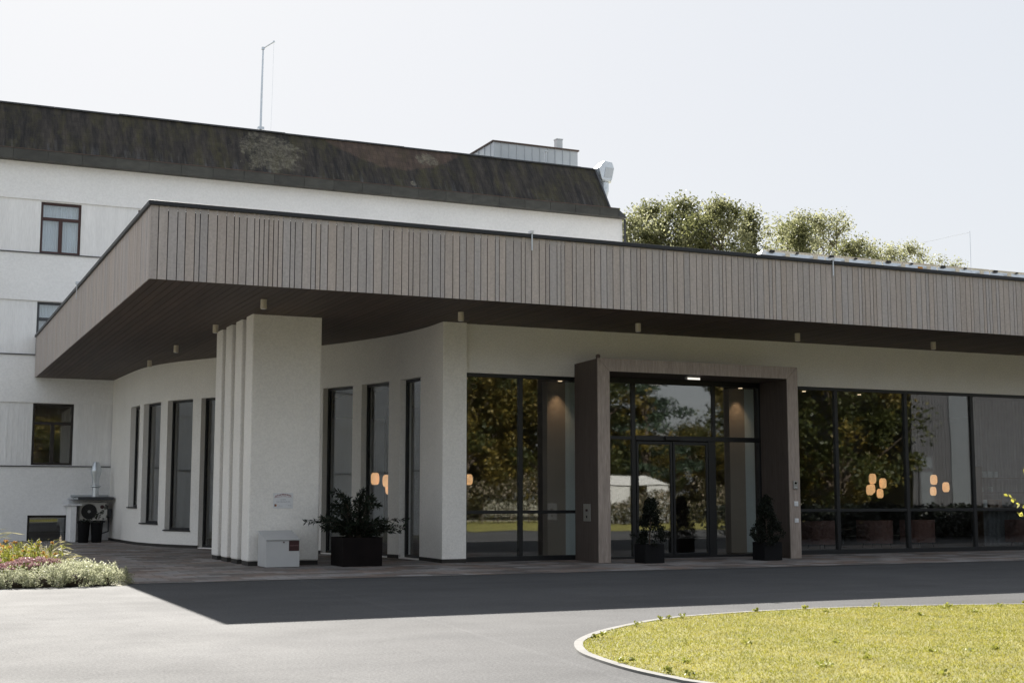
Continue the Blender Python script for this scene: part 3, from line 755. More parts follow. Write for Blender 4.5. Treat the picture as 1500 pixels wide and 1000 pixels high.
# fittings on the portal
em = thing('emergency_light', 'small bright emergency light under the lintel above the entrance doors', 'light', (16.15, 25.7, 4.0))
MB().box(15.99, 16.33, 25.6, 25.72, 4.0, 4.055).build('housing', M['whiteplastic'], em, bevel=.006)
MB().box(16.0, 16.32, 25.592, 25.6, 3.995, 4.035).build('diffuser', M['exitglow'], em)
ic = thing('intercom', 'steel door intercom with black camera eye on the right timber jamb', 'intercom', (18.5, 25.12, 1.65))
MB().box(18.45, 18.565, 25.095, 25.125, 1.555, 1.735).build('faceplate', M['steel'], ic, bevel=.006)
MB().tube([(18.508, 25.09, 1.69), (18.508, 25.1, 1.69)], .026, 14).build('camera_eye', M['blackglass'], ic)
MB().box(18.475, 18.54, 25.088, 25.094, 1.585, 1.60).build('call_button', M['whiteplastic'], ic)
for z0, z1, lb in ((1.17, 1.28, 'white square switch plate on right timber jamb, just below the intercom'), (.80, .895, 'lowest white plate on the right timber jamb, below the other switch plate')):
    s_ = thing('switch_plate', lb, 'switch', (18.52, 25.12, z0), 'white plates on the portal jamb')
    MB().box(18.47, 18.575, 25.105, 25.125, z0, z1).build('plate', M['whiteplastic'], s_, bevel=.006)
    MB().box(18.492, 18.553, 25.099, 25.105, z0 + .025, z1 - .02).build('rocker', M['whiteplastic'], s_, bevel=.004)
ks = thing('key_switch', 'silver key switch panel with red button on the dark left side of the portal', 'switch panel', (13.6, 25.75, .85))
ksu = (SK / math.hypot(1, SK), 1 / math.hypot(1, SK)); ksn = (-ksu[1], ksu[0]); kso = (13.46 + .42 * SK, 25.15 + .42)
MB().obox(kso, ksu, ksn, 0, .40, 0, .012, .86, 1.23).build('plate', M['steel'], ks, bevel=.004)
MB().obox(kso, ksu, ksn, .15, .25, .012, .022, 1.07, 1.12).build('button', M['red'], ks)
MB().obox(kso, ksu, ksn, .17, .23, .012, .02, .93, .98).build('key_lock', M['black'], ks)
sn = tag(MB().lathe((13.52, 25.22, 4.325), [(.045, 0), (.05, .03), (.05, .07), (.03, .09)], 12).build('motion_sensor', M['rust']), 'tiny dark sensor perched on top left corner of the timber portal', 'sensor')

# soffit lights
lights = [(6.13, 24.8, 'cylindrical soffit light in front of the notice pillar'), (10.2, 24.88, 'cylindrical soffit light in front of the white corner beside the curved wall'),
          (14.36, 24.95, 'cylindrical soffit light just left above the timber portal'), (18.57, 24.98, 'cylindrical soffit light above the right jamb of the timber portal'),
          (22.6, 25.03, 'rightmost cylindrical soffit light, over the right-hand glazing'), (6.11, 28.96, 'soffit light beside the tops of the rear pillars, second along the left canopy edge'),
          (6.08, 33.37, 'soffit light between the pillars and the curved wall, third along the left canopy edge'), (6.11, 37.42, 'farthest soffit light, close to the curved wall under the left canopy end')]
l0 = None
for x, y, lb in lights:
    if l0 is None:
        l0 = thing('soffit_light', lb, 'lamp', (x, y, ZS), 'cream cylinder lights under the canopy')
        MB().lathe((0, 0, -.175), [(.052, 0), (.06, .006), (.06, .18)], 20).build('housing', M['lampcream'], l0, smooth=True, local=True)
        MB().lathe((0, 0, -.179), [(.045, 0), (.045, .004)], 16).build('lens', M['whiteplastic'], l0, local=True)
    else: dup(l0, (x, y, ZS), lb)

# letter box with sloping lid
mbx = thing('letter_box', 'grey steel letter box with sloping lid and dark red label', 'letter box', (6.93, 26.4, 0))
x0, x1, y0, y1 = 6.6, 7.28, 26.1, 26.75
bx = MB(); bx.hexa([(x0, y0, .012), (x1, y0, .012), (x1, y1, .012), (x0, y1, .012), (x0, y0, .53), (x1, y0, .53), (x1, y1, .69), (x0, y1, .69)]); bx.build('body', M['mail'], mbx, bevel=.008)
ld = MB(); ld.hexa([(x0 - .008, y0 - .025, .535), (x1 + .008, y0 - .025, .535), (x1 + .008, y1 + .005, .697), (x0 - .008, y1 + .005, .697), (x0 - .008, y0 - .025, .55), (x1 + .008, y0 - .025, .55), (x1 + .008, y1 + .005, .712), (x0 - .008, y1 + .005, .712)]); ld.build('lid', M['mail'], mbx, bevel=.004)
lab = MB().box(7.06, 7.265, y0 - .006, y0 - .0005, .325, .525).build('label', M['red'], mbx)
tx = MB(); x = 7.075
while x < 7.25: wd_ = rnd.uniform(.006, .014); tx.box(x, x + wd_, y0 - .008, y0 - .006, .42, .42 + rnd.choice([.018, .024])); x += wd_ + .006
tx.build('lettering', M['label_text'], lab)
MB().tube([(6.955, y0 - .008, .495), (6.955, y0, .495)], .016, 12).build('lock', M['rust'], mbx)
# notice on the pillar
nt_ = thing('notice', 'small white paper notice with red heading on the front pillar', 'notice', (7.13, 26.89, 1.3))
MB().box(6.93, 7.34, 26.888, 26.896, 1.15, 1.46).build('sheet', M['paper'], nt_)
def scribble(x0, x1, z, h, m, nm, arch=0):
    q = MB(); x = x0
    while x < x1:
        wd_ = rnd.uniform(.006, .016); k = (x - (x0 + x1) / 2) / ((x1 - x0) / 2); zz = z - arch * k * k
        q.box(x, min(x + wd_, x1), 26.8855, 26.888, zz, zz + h * rnd.choice([.7, 1, 1])); x += wd_ + rnd.choice([.004, .004, .012])
    q.build(nm, m, nt_)
scribble(6.965, 7.3, 1.415, .03, M['redprint'], 'heading', .03); scribble(6.955, 7.31, 1.385, .012, M['redprint'], 'heading', .02)
scribble(7.08, 7.19, 1.32, .014, M['greyprint'], 'text_line'); scribble(7.0, 7.28, 1.275, .018, M['greyprint'], 'text_line'); scribble(7.03, 7.13, 1.195, .012, M['greyprint'], 'text_line'); scribble(7.24, 7.31, 1.2, .016, M['greyprint'], 'text_line')
MB().box(6.955, 6.98, 26.885, 26.888, 1.19, 1.235).build('emblem', M['darkred'], nt_); MB().box(6.98, 7.0, 26.885, 26.888, 1.192, 1.232).build('emblem', M['orange'], nt_)

# ------------------------------------------------------------------ planters and plants
def planter(name, lb, cat, x0, x1, y0, y1, h, m, grp=None):
    p = thing(name, lb, cat, ((x0 + x1) / 2, (y0 + y1) / 2, 0), grp); t = .03
    q = MB(); q.box(x0, x1, y0, y0 + t, .012, h); q.box(x0, x1, y1 - t, y1, .012, h); q.box(x0, x0 + t, y0 + t, y1 - t, .012, h); q.box(x1 - t, x1, y0 + t, y1 - t, .012, h); q.box(x0 + t, x1 - t, y0 + t, y1 - t, .012, .05)
    q.build('tub', m, p, bevel=.006); MB().box(x0 + t, x1 - t, y0 + t, y1 - t, h - .09, h - .05).build('soil', M['soil'], p); return p
planter('planter', 'large dark brown square planter holding a spreading oleander', 'planter', 8.06, 8.88, 25.75, 26.57, .58, M['corten'])
planter('planter', 'small black square planter left of the entrance doors', 'planter', 14.19, 14.65, 24.45, 24.91, .40, M['blackpot'], 'square planters by the entrance doors')
planter('planter', 'small black square planter by the right jamb of the portal', 'planter', 17.15, 17.61, 24.42, 24.88, .40, M['blackpot'], 'square planters by the entrance doors')
ol = thing('oleander', 'spreading dark green oleander with narrow leaves in the brown planter', 'shrub', (8.47, 26.16, .5))
stm = MB(); LP = []; LD = []
for i in range(62):
    a = rnd.uniform(0, 2 * math.pi); low = rnd.random() < .5
    reach = rnd.uniform(.45, .95) if low else rnd.uniform(.1, .55); top = rnd.uniform(.18, .5) if low else rnd.uniform(.55, 1.02)
    if low and abs(math.cos(a)) < .6: reach *= .7
    pts = [Vector((8.47 + .12 * math.cos(a), 26.16 + .12 * math.sin(a), .5))]
    for k in range(1, 8):
        t = k / 7; pts.append(Vector((8.47 + (.12 + reach * t ** 1.2) * math.cos(a), 26.16 + (.12 + reach * .8 * t ** 1.2) * math.sin(a), .5 + top * math.sin(t * 1.9) / math.sin(1.57 if not low else 1.9) * (1 if not low else .9))))
    stm.tube(pts, [.008 - .0007 * k for k in range(8)], 5)
    for k in range(2, 8):
        d = (pts[k] - pts[k - 1]).normalized()
        for j in range(12):
            o = Vector((rnd.gauss(0, 1), rnd.gauss(0, 1), rnd.gauss(0, 1))); o = (o - d * o.dot(d)).normalized()
            dr = (d * .9 + o * .9).normalized(); b0 = pts[k - 1].lerp(pts[k], rnd.random()); ln = rnd.uniform(.08, .14)
            LP.append(tuple(b0 + dr * ln * .5)); LD.append((*dr, ln))
stm.build('stem', M['bark'], ol, smooth=True)
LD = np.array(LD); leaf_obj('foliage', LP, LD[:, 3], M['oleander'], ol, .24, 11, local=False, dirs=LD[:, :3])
def bush(lb, x, y, h, seed, lean):
    b = thing('potted_bush', lb, 'shrub', (x, y, .36), 'bushes in the planters by the entrance doors'); gg = np.random.default_rng(seed)
    pts = []
    for i in range(95):
        t = gg.random(); r = .33 * (1 - t) ** .7 * gg.uniform(.3, 1.05) + .05; a = gg.uniform(0, 2 * math.pi)
        if t > .5: r *= .75
        pts.append(blob(gg, 75, (r * math.cos(a) + lean * t, r * math.sin(a), .04 + t * (h - .1)), gg.uniform(.06, .11)))
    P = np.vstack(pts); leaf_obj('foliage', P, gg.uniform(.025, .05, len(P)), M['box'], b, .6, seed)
    MB().tube([(0, 0, -.05), (lean * .5, 0, h * .5), (lean, 0, h * .95)], [.018, .014, .005], 6).build('stem', M['bark'], b, local=True)
bush('dark lumpy evergreen bush in the planter left of the entrance doors', 14.42, 24.68, 1.02, 21, .06)
bush('dark conical evergreen bush in the planter by the right portal jamb', 17.38, 24.65, 1.08, 22, -.02)

# corner with air conditioner, flue, pots
ac = thing('air_conditioner', 'beige outdoor air conditioner with round black fan on the hotel wall', 'air conditioner', (5.55, 43.8, .64))
MB().box(5.14, 5.97, 43.6, 43.95, .64, 1.2).build('casing', M['ac'], ac, bevel=.015)
fn = MB(); cx, cz = 5.42, .92
fn.tube([(cx, 43.585, cz), (cx, 43.6, cz)], .23, 28); fan = fn.build('fan_grille', M['black'], ac)
hb_ = MB(); hb_.tube([(cx, 43.57, cz), (cx, 43.585, cz)], .045, 14); hb_.build('hub', M['steel'], fan)
gr = MB()
for r_ in (.09, .14, .19, .235):
    gr.tube([(cx + r_ * math.cos(a * math.pi / 12), 43.578, cz + r_ * math.sin(a * math.pi / 12)) for a in range(25)], .004, 4)
for a in range(8): gr.tube([(cx, 43.576, cz), (cx + .235 * math.cos(a * math.pi / 4), 43.576, cz + .235 * math.sin(a * math.pi / 4))], .004, 4)
gr.build('guard', M['alu'], fan)
MB().tube([(5.81, 43.585, 1.06), (5.81, 43.6, 1.06)], .06, 18).build('badge', M['red'], ac)
MB().box(5.2, 5.25, 43.6, 44.48, .58, .64).build('bracket', M['flash'], ac); MB().box(5.86, 5.91, 43.6, 44.48, .58, .64).build('bracket', M['flash'], ac)
lw = thing('light_well_wall', 'low white side wall of the basement light well, left of the air conditioner', 'wall', (4.92, 43.8, 0))
MB().box(4.84, 5.0, 43.2, 44.45, 0, 1.1).build('wall', M['hotel'], lw); MB().box(4.72, 5.15, 43.15, 44.47, 1.1, 1.15).build('cap', M['whiteplastic'], lw, bevel=.01)
sh = thing('flue_shelf', 'grey sheet metal shelf roof fixed above the air conditioner', 'shelf', (5.5, 44, 1.3))
MB().box(5.05, 6.12, 43.3, 44.46, 1.27, 1.37).build('board', M['flash'], sh, bevel=.01); MB().box(4.87, 5.05, 43.3, 44.46, 1.29, 1.35).build('edge_strip', M['zinc'], sh, bevel=.01)
MB().box(4.95, 6.1, 44.40, 44.47, 1.37, 1.43).build('upstand', M['zinc'], sh)
fl = thing('flue_pipe', 'shiny stainless steel flue pipe with cowl rising from the shelf roof', 'chimney', (5.63, 43.9, 1.37))
MB().lathe((5.63, 43.9, 1.37), [(.10, 0), (.10, .30)], 20).build('pipe', M['galv'], fl, smooth=True)
MB().lathe((5.63, 43.9, 1.66), [(.10, 0), (.16, .03), (.16, .06), (.10, .09), (.11, .28), (.17, .5), (.17, .56), (.09, .78), (.08, .8)], 20).build('cowl', M['galv'], fl, smooth=True)
mt = thing('meter_box', 'small grey junction box with pipe in the corner beside the pots', 'junction box', (6.02, 43.9, .4))
MB().box(5.98, 6.12, 43.75, 43.9, .72, 1.0).build('box', M['flash'], mt, bevel=.008); MB().tube([(6.05, 43.83, .72), (6.05, 43.83, .3), (5.8, 43.83, .22)], .025, 8).build('pipe', M['flash'], mt)
pk = 0
for x, lb, lp in ((5.12, 'tall round black pot, left one under the air conditioner', 'leafy plant in the left black pot by the air conditioner'), (5.50, 'tall round black pot, right one near the curved wall', 'straggly plant in the right black pot by the curved wall')):
    p = thing('flower_pot', lb, 'pot', (x, 42.3, 0), 'tall black pots by the air conditioner')
    q = MB(); q.lathe((x, 42.3, .012), [(.14, 0), (.15, .02), (.18, .56), (.19, .60), (.16, .60), (.15, .50)], 24); q.build('pot', M['blackpot'], p, smooth=True)
    MB().lathe((x, 42.3, .47), [(.15, 0), (.15, .05)], 20).build('soil', M['soil'], p)
    pp = thing('pot_plant', lp, 'plant', (x, 42.3, .5), 'plants in the tall black pots'); gg = np.random.default_rng(40 + pk)
    P = [blob(gg, 110, (0, 0, .09), .15, (1, 1, .7))]; sm = MB()
    for i in range(7):
        a = gg.uniform(0, 6.28); hh = gg.uniform(.1, .2) if pk == 0 else gg.uniform(.2, .62); ex = (gg.uniform(.1, .26) * math.cos(a) + (.12 if pk else 0), .2 * math.sin(a), hh)
        sm.tube([(0, 0, 0), (ex[0] * .4, ex[1] * .4, hh * .6), ex], [.006, .005, .003], 5)
        P.append(blob(gg, 26, ex, .08)); P.append(blob(gg, 14, (ex[0] * .6, ex[1] * .6, hh * .75), .06))
    P = np.vstack(P); leaf_obj('foliage', P, gg.uniform(.03, .07, len(P)), M['oleander'], pp, .45, 60 + pk); sm.build('stem', M['bark'], pp, local=True); pk += 1

# ------------------------------------------------------------------ flower bed
struct('flower_bed_soil', MB().sheet([(-14, 22.2), (2.9, 22.2), (3.2, 22.6), (3.2, 24), (3.05, 27.6), (-14, 27.6)], .010), M['soil'])
def make_silver(seed):
    gg = np.random.default_rng(seed); P = []
    for i in range(60):
        a = gg.uniform(0, 6.28); r = math.sqrt(gg.random()) * .40; z = .30 * math.sqrt(max(0, 1 - (r / .46) ** 2))
        P.append(blob(gg, 46, (r * math.cos(a), r * math.sin(a), z * gg.uniform(.7, 1.05)), .065, (.8, .8, 1.5)))
    for i in range(44):
        a = gg.uniform(0, 6.28); r = gg.uniform(.30, .45); P.append(blob(gg, 34, (r * math.cos(a), r * math.sin(a), gg.uniform(.02, .13)), .06))
    P = np.vstack(P); P[:, 2] = np.abs(P[:, 2]); return P, gg
silver_lab = []
def bed_group(name, cat, grp, protos, spots):
    for i, (x, y, s, lb) in enumerate(spots):
        p = protos[i % len(protos)]
        if p.get('used') is None:
            p['used'] = True; r = p['root']; r.location = (x, y, .01); r.scale = (s,) * 3; r['label'] = lb; r.rotation_euler = (0, 0, rnd.uniform(0, 6)); p['r'] = r
        else: dup(p['r'], (x, y, .01), lb, rnd.uniform(0, 6), s)
pr_ = []
for sd in (1, 2, 3):
    r = thing('silver_shrub', 'x', 'shrub', (0, 0, 0), 'silver-leaved shrubs edging the flower bed'); P, gg = make_silver(sd)
    leaf_obj('foliage', P, gg.uniform(.02, .045, len(P)), M['silver'], r, .4, sd, up=.8)
    MB().lathe((0, 0, 0), [(.16, 0), (.18, .06), (.14, .12), (.06, .15)], 10).build('woody_base', M['soil'], r, local=True)
    pr_.append({'root': r})
bed_group('silver_shrub', 'shrub', '', pr_, [
    (3.08, 22.5, .95, 'silver cushion shrub at the right-hand tip of the flower bed'), (2.62, 22.32, 1.1, 'second silver cushion shrub from the bed tip, on the kerb side'),
    (2.15, 22.24, 1.0, 'silver cushion shrub on the front edge before the pink sedum, third from the bed tip'), (1.68, 22.2, .85, 'low silver cushion at the bed front, below the pink sedum heads'),
    (1.22, 22.15, .8, 'small silver cushion at the front left corner, cut by the photo edge'), (2.78, 23.05, 1.05, 'silver cushion shrub behind the bed tip, beside the paving'),
    (2.35, 23.1, 1.0, 'silver cushion shrub right of the orange flowers'), (2.72, 23.75, .9, 'silver cushion shrub at the paving side, behind the others near the tip'),
    (1.35, 25.3, 1.45, 'tall silver shrub at the back left of the bed behind the orange flowers'), (1.95, 25.8, 1.3, 'silver shrub at the back of the bed before the basement window'),
    (.72, 22.15, .9, 'silver cushion at the bed front just beyond the left edge of the photo')])
pr_ = []
for sd in (4, 5):
    r = thing('sedum', 'x', 'flower', (0, 0, 0), 'pink sedum clumps in the flower bed'); gg = np.random.default_rng(sd); P = []; F = []; s_ = MB()
    for i in range(26):
        a = gg.uniform(0, 6.28); rr = math.sqrt(gg.random()) * .3; z = gg.uniform(.24, .40); hd = (rr * math.cos(a), rr * math.sin(a), z)
        s_.tube([(hd[0] * .5, hd[1] * .5, 0), hd], .005, 4); F.append(blob(gg, 55, hd, .06, (1.1, 1.1, .35)))
        for k in range(4): P.append(blob(gg, 5, (hd[0] * (.5 + .12 * k), hd[1] * (.5 + .12 * k), z * (k + .5) / 4.6), .05))
    P = np.vstack(P); F = np.vstack(F); s_.build('stem', M['sedum_g'], r, local=True)
    leaf_obj('foliage', P, gg.uniform(.04, .07, len(P)), M['sedum_g'], r, .5, sd); leaf_obj('flower_heads', F, gg.uniform(.015, .03, len(F)), M['sedum_p'], r, .8, sd)
    pr_.append({'root': r})
bed_group('sedum', 'flower', '', pr_, [(2.2, 22.72, 1.0, 'pink sedum clump between the orange flowers and the front silver cushions'), (1.75, 22.62, 1.0, 'middle pink sedum clump, nearest the front edge'),
    (1.30, 22.7, 1.05, 'leftmost pink sedum clump at the photo edge'), (2.05, 23.1, 1.05, 'rearmost pink sedum clump directly below the orange flowers')])
pr_ = []
for sd in (6, 7):
    r = thing('blanket_flower', 'x', 'flower', (0, 0, 0), 'orange flowers in the bed'); gg = np.random.default_rng(sd); P = []; F = []; D = []; s_ = MB()
    for i in range(34):
        a = gg.uniform(0, 6.28); rr = math.sqrt(gg.random()) * .34; z = gg.uniform(.3, .62); hd = (rr * math.cos(a), rr * math.sin(a), z)
        s_.tube([(hd[0] * .6, hd[1] * .6, 0), hd], .004, 4)
        if i < 10: F.append(blob(gg, 16, hd, .04, (1, 1, .5)))
        for k in range(6): P.append(blob(gg, 5, (hd[0] * (.6 + .07 * k), hd[1] * (.6 + .07 * k), z * (k + .3) / 6), .06)) 
    P = np.vstack(P); F = np.vstack(F); s_.build('stem', M['yg'], r, local=True)
    leaf_obj('foliage', P, gg.uniform(.05, .10, len(P)), M['yg'], r, .22, sd, up=1.2); leaf_obj('flower_heads', F, gg.uniform(.025, .045, len(F)), M['petal'], r, .7, sd)
    pr_.append({'root': r})
bed_group('blanket_flower', 'flower', '', pr_, [(2.25, 23.85, 1.0, 'orange flower clump nearest the paving, right of the others'), (1.75, 23.65, 1.0, 'orange flower clump above the middle pink sedum'),
    (1.35, 23.7, 1.0, 'leftmost orange flower clump at the photo edge'), (1.95, 24.45, 1.1, 'orange flower clump at the back among the grass tufts')])
pr_ = []
for sd in (8, 9):
    r = thing('ornamental_grass', 'x', 'grass', (0, 0, 0), 'ornamental grass tufts in the flower bed'); gg = np.random.default_rng(sd); P = []; D = []; S_ = []; F = []
    for i in range(130):
        a = gg.uniform(0, 6.28); L = gg.uniform(.45, .95); el = gg.uniform(.9, 1.5); p = np.zeros(3)
        for k in range(6):
            e = el - k * k * .055; d = np.array([math.cos(a) * math.cos(e), math.sin(a) * math.cos(e), math.sin(e)]); q = p + d * L / 6
            P.append((p + q) / 2); D.append(d); S_.append(L / 5); p = q
        if i % 12 == 0: F.append(blob(gg, 40, p, .06, (.5, .5, 1.4)))
    o = leaf_obj('blades', P, S_, M['straw'], r, .06, sd, dirs=np.array(D) * 6); F = np.vstack(F); leaf_obj('plumes', F, .02, M['plume'], r, .4, sd, up=1.5)
    pr_.append({'root': r})
bed_group('ornamental_grass', 'grass', '', pr_, [(2.35, 24.9, .95, 'arching grass tuft before the basement window, on the paving side'), (1.9, 25.0, .9, 'arching grass tuft behind the rear orange flowers'),
    (1.25, 25.0, 1.3, 'tall arching grass with pale plumes at the left photo edge'), (2.55, 24.3, .7, 'small straw grass tuft leaning over the paving')])

# ------------------------------------------------------------------ things on the canopy roof
def pv_module(x, y, lb):
    r = thing('solar_panel', lb, 'solar panel', (x, y, 6.36), 'row of solar panels on the canopy roof')
    MB().hexa([(.01, 0, .735), (1.69, 0, .735), (1.69, 1.05, .47), (.01, 1.05, .47), (.01, 0, .765), (1.69, 0, .765), (1.69, 1.05, .50), (.01, 1.05, .50)]).build('module', M['lampcream'], r, local=True)
    MB().hexa([(.03, .02, .767), (1.67, .02, .767), (1.67, 1.03, .507), (.03, 1.03, .507), (.03, .02, .77), (1.67, .02, .77), (1.67, 1.03, .51), (.03, 1.03, .51)]).build('cells', M['pv'], r, local=True)
    MB().hexa([(.0, -.12, .02), (1.68, -.12, .02), (1.68, -.10, .02), (.0, -.10, .02), (.0, .015, .715), (1.68, .015, .715), (1.68, .03, .715), (.0, .03, .715)]).build('wind_deflector', M['galv'], r, local=True)
    MB().box(.1, .22, -.03, .04, .70, .755).build('clamp', M['black'], r, local=True); MB().box(.85, .91, -.03, .04, .715, .75).build('clamp', M['black'], r, local=True)
    MB().box(.5, .62, -.075, -.055, .40, .70).build('bracket', M['lampcream'], r, local=True); MB().box(1.3, 1.42, -.075, -.055, .40, .70).build('bracket', M['lampcream'], r, local=True)
    MB().box(0, 1.7, -.1, 1.1, 0, .018).build('ballast_tray', M['galv'], r, local=True); return r
m0 = None; ords = ['leftmost', 'second', 'third', 'fourth', 'fifth', 'sixth', 'seventh', 'eighth']
for i in range(5):
    lb = f'{ords[i]} tilted solar panel{"" if i == 0 else " from the left"} on the canopy roof' if i != 2 else 'third tilted solar panel from the left, with an orange connector below'
    if m0 is None: m0 = pv_module(18.2, 25.6, lb)
    else: dup(m0, (18.2 + 1.72 * i, 25.6, 6.36), lb)
r_ = [o for o in col.objects if o.name.startswith('solar_panel')][2]
MB().box(1.0, 1.14, -.10, -.08, .45, .66).build('connector', M['orange'], r_, local=True)
ws = tag(MB().hexa([(17.55, 25.5, 6.26), (18.19, 25.48, 6.26), (18.19, 26.7, 6.26), (17.55, 26.7, 6.26), (18.1, 25.6, 7.1), (18.19, 25.6, 7.1), (18.19, 26.6, 6.88), (18.1, 26.6, 6.88)]).build('end_deflector', M['whiteplastic']), 'pale sloping end plate closing the left end of the solar row', 'cover plate')
skl = thing('skylight', 'pale low skylight hood peeping over the canopy edge left of the trees', 'skylight', (17, 28.5, 6.26))
MB().hexa([(16.2, 28, 6.26), (17.5, 28, 6.26), (17.5, 29.2, 6.26), (16.2, 29.2, 6.26), (16.35, 28.2, 7.06), (17.2, 28.2, 7.06), (17.2, 29, 7.06), (16.35, 29, 7.06)]).build('hood', M['galv'], skl, bevel=.02)
MB().box(16.1, 17.6, 27.9, 29.3, 6.255, 6.4).build('upstand', M['zinc'], skl)
lr = thing('lightning_rod', 'thin lightning rod with slanting wire above the solar panels', 'lightning rod', (24.3, 25.45, 6.26))
MB().tube([(24.28, 25.45, 6.27), (24.3, 25.45, 8.03)], .006, 6).build('rod', M['galv'], lr); MB().tube([(24.3, 25.45, 8.0), (22.5, 25.5, 7.55)], .004, 5).build('wire', M['whiteplastic'], lr); MB().lathe((24.28, 25.45, 6.26), [(.12, 0), (.12, .06), (.02, .08)], 12).build('foot', M['gravel'], lr)
for x, lb in ((10.95, 'small silver lightning clamp on the fascia above the white wall corner'), (18.15, 'small silver lightning clamp on the fascia above the portal, right of centre')):
    c_ = thing('lightning_clamp', lb, 'clamp', (x, 23.1, 6.3), 'silver clamps on the canopy edge')
    MB().box(x - .012, x + .012, 23.085, 23.098, 6.12, 6.455).build('strap', M['galv'], c_); MB().box(x - .03, x + .03, 23.06, 23.2, 6.455, 6.51).build('clip', M['whiteplastic'], c_)
c_ = thing('lightning_clamp', 'small silver clamp on the receding left edge of the canopy', 'clamp', (3.7, 33.3, 6.3), 'silver clamps on the canopy edge')
MB().box(3.662, 3.678, 33.29, 33.33, 6.1, 6.46).build('strap', M['galv'], c_); MB().box(3.64, 3.75, 33.27, 33.35, 6.455, 6.52).build('clip', M['galv'], c_)

# ------------------------------------------------------------------ interior furnishing
MB().box(13.66, 14.13, 28.0, 28.25, .02, 4.055).build('vestibule_wall', M['beige'], pav); MB().box(14.13, 14.40, 28.0, 28.2, .02, 4.055).build('vestibule_wall', M['palewall'], pav)
MB().box(18.69, 19.14, 28.0, 28.25, .02, 4.055).build('vestibule_wall', M['beige'], pav); MB().box(19.14, 19.42, 28.0, 28.2, .02, 4.055).build('vestibule_wall', M['palewall'], pav)
for x, y, lb, pw in ((13.9, 27.8, 'recessed ceiling downlight washing the beige wall left of the portal', 6), (18.9, 27.8, 'recessed ceiling downlight washing the beige wall inside the right door pane', 6)):
    d = thing('downlight', lb, 'lamp', (x, y, 4.055), 'ceiling downlights inside the glazing')
    MB().lathe((x, y, 4.045), [(.05, 0), (.05, .012)], 14).build('lens', M['downglow'], d)
    L_ = bpy.data.lights.new('downlight_bulb', 'SPOT'); L_.energy = pw; L_.spot_size = R(70); L_.spot_blend = .8; L_.color = (1, .66, .38); L_.shadow_soft_size = .03
    lo = bpy.data.objects.new('downlight_bulb', L_); col.objects.link(lo); lo.parent = d; lo.location = (0, 0, -.03)
for x, y, lb in ((20.9, 27.9, 'tiny lit ceiling spot behind the first pane right of the portal'), (22.9, 28.2, 'tiny lit ceiling spot behind the second pane right of the portal'), (11.6, 28.0, 'tiny lit ceiling spot behind the left glazing pane')):
    d = thing('downlight', lb, 'lamp', (x, y, 4.055), 'ceiling downlights inside the glazing')
    MB().lathe((x, y, 4.035), [(.045, 0), (.045, .02)], 14).build('lens', M['downglow'], d)
pend = None
for x, y, z, s, lb in ((25.56, 31.0, 1.9, 1.0, 'topmost glowing paper pendant lamp of the left cluster behind the right glazing'), (25.93, 31.0, 1.77, 1.0, 'right-hand glowing paper pendant of the left cluster behind the right glazing'),
        (25.45, 31.0, 1.575, 1.0, 'lowest left glowing paper pendant of the left cluster behind the right glazing'), (26.35, 32, 1.62, .95, 'half hidden paper pendant behind the topmost lamp of the left cluster'),
        (26.65, 32, 1.48, .95, 'half hidden paper pendant under the right lamp of the left cluster'), (25.13, 28.0, 1.836, .9, 'upper glowing paper pendant of the right-hand pair right of the first cluster'),
        (25.1, 28.0, 1.53, .8, 'lower glowing paper pendant hanging below its twin right of the first cluster'), (25.54, 28.0, 1.64, .9, 'rightmost glowing paper pendant, right of the first cluster'),
        (11.5, 34, 1.86, 1.1, 'left paper pendant seen through the middle curved-wall window'), (11.69, 33.6, 1.80, 1.1, 'middle paper pendant seen through the middle curved-wall window'),
        (11.84, 33.8, 1.60, 1.1, 'lowest paper pendant seen through the middle curved-wall window'), (14.2, 34, 1.85, 1.0, 'lone paper pendant at the left edge of the left glazing')):
    if pend is None:
        pend = thing('pendant_lamp', lb, 'lamp', (x, y, z), 'glowing paper pendant lamps inside')
        MB().lathe((0, 0, -.15), [(.05, 0), (.082, .02), (.10, .07), (.104, .14), (.10, .21), (.085, .265), (.05, .29)], 24).build('shade', M['lampglow'], pend, smooth=True, local=True)
        MB().tube([(0, 0, .14), (0, 0, 2.2)], .003, 4).build('cord', M['black'], pend, local=True)
    else: dup(pend, (x, y, z), lb, 0, s)
def curtain(x0, x1, y, z0, z1, m, lb):
    q = MB(); n = int((x1 - x0) / .02); P_ = [(x0 + (x1 - x0) * i / n, y + .045 * math.sin(i * .38) + .015 * math.sin(i * 1.1)) for i in range(n + 1)]
    for i in range(n): q.hexa([(*P_[i], z0), (*P_[i + 1], z0), (P_[i + 1][0], P_[i + 1][1] + .006, z0), (P_[i][0], P_[i][1] + .006, z0), (*P_[i], z1), (*P_[i + 1], z1), (P_[i + 1][0], P_[i + 1][1] + .006, z1), (P_[i][0], P_[i][1] + .006, z1)])
    tag(q.build('curtain', m, smooth=True), lb, 'curtain', 'curtains inside the right glazing')
curtain(26.9, 33, 28.5, .05, 4.1, M['curtain2'], 'charcoal pleated curtain behind the rightmost pane')
ch = None
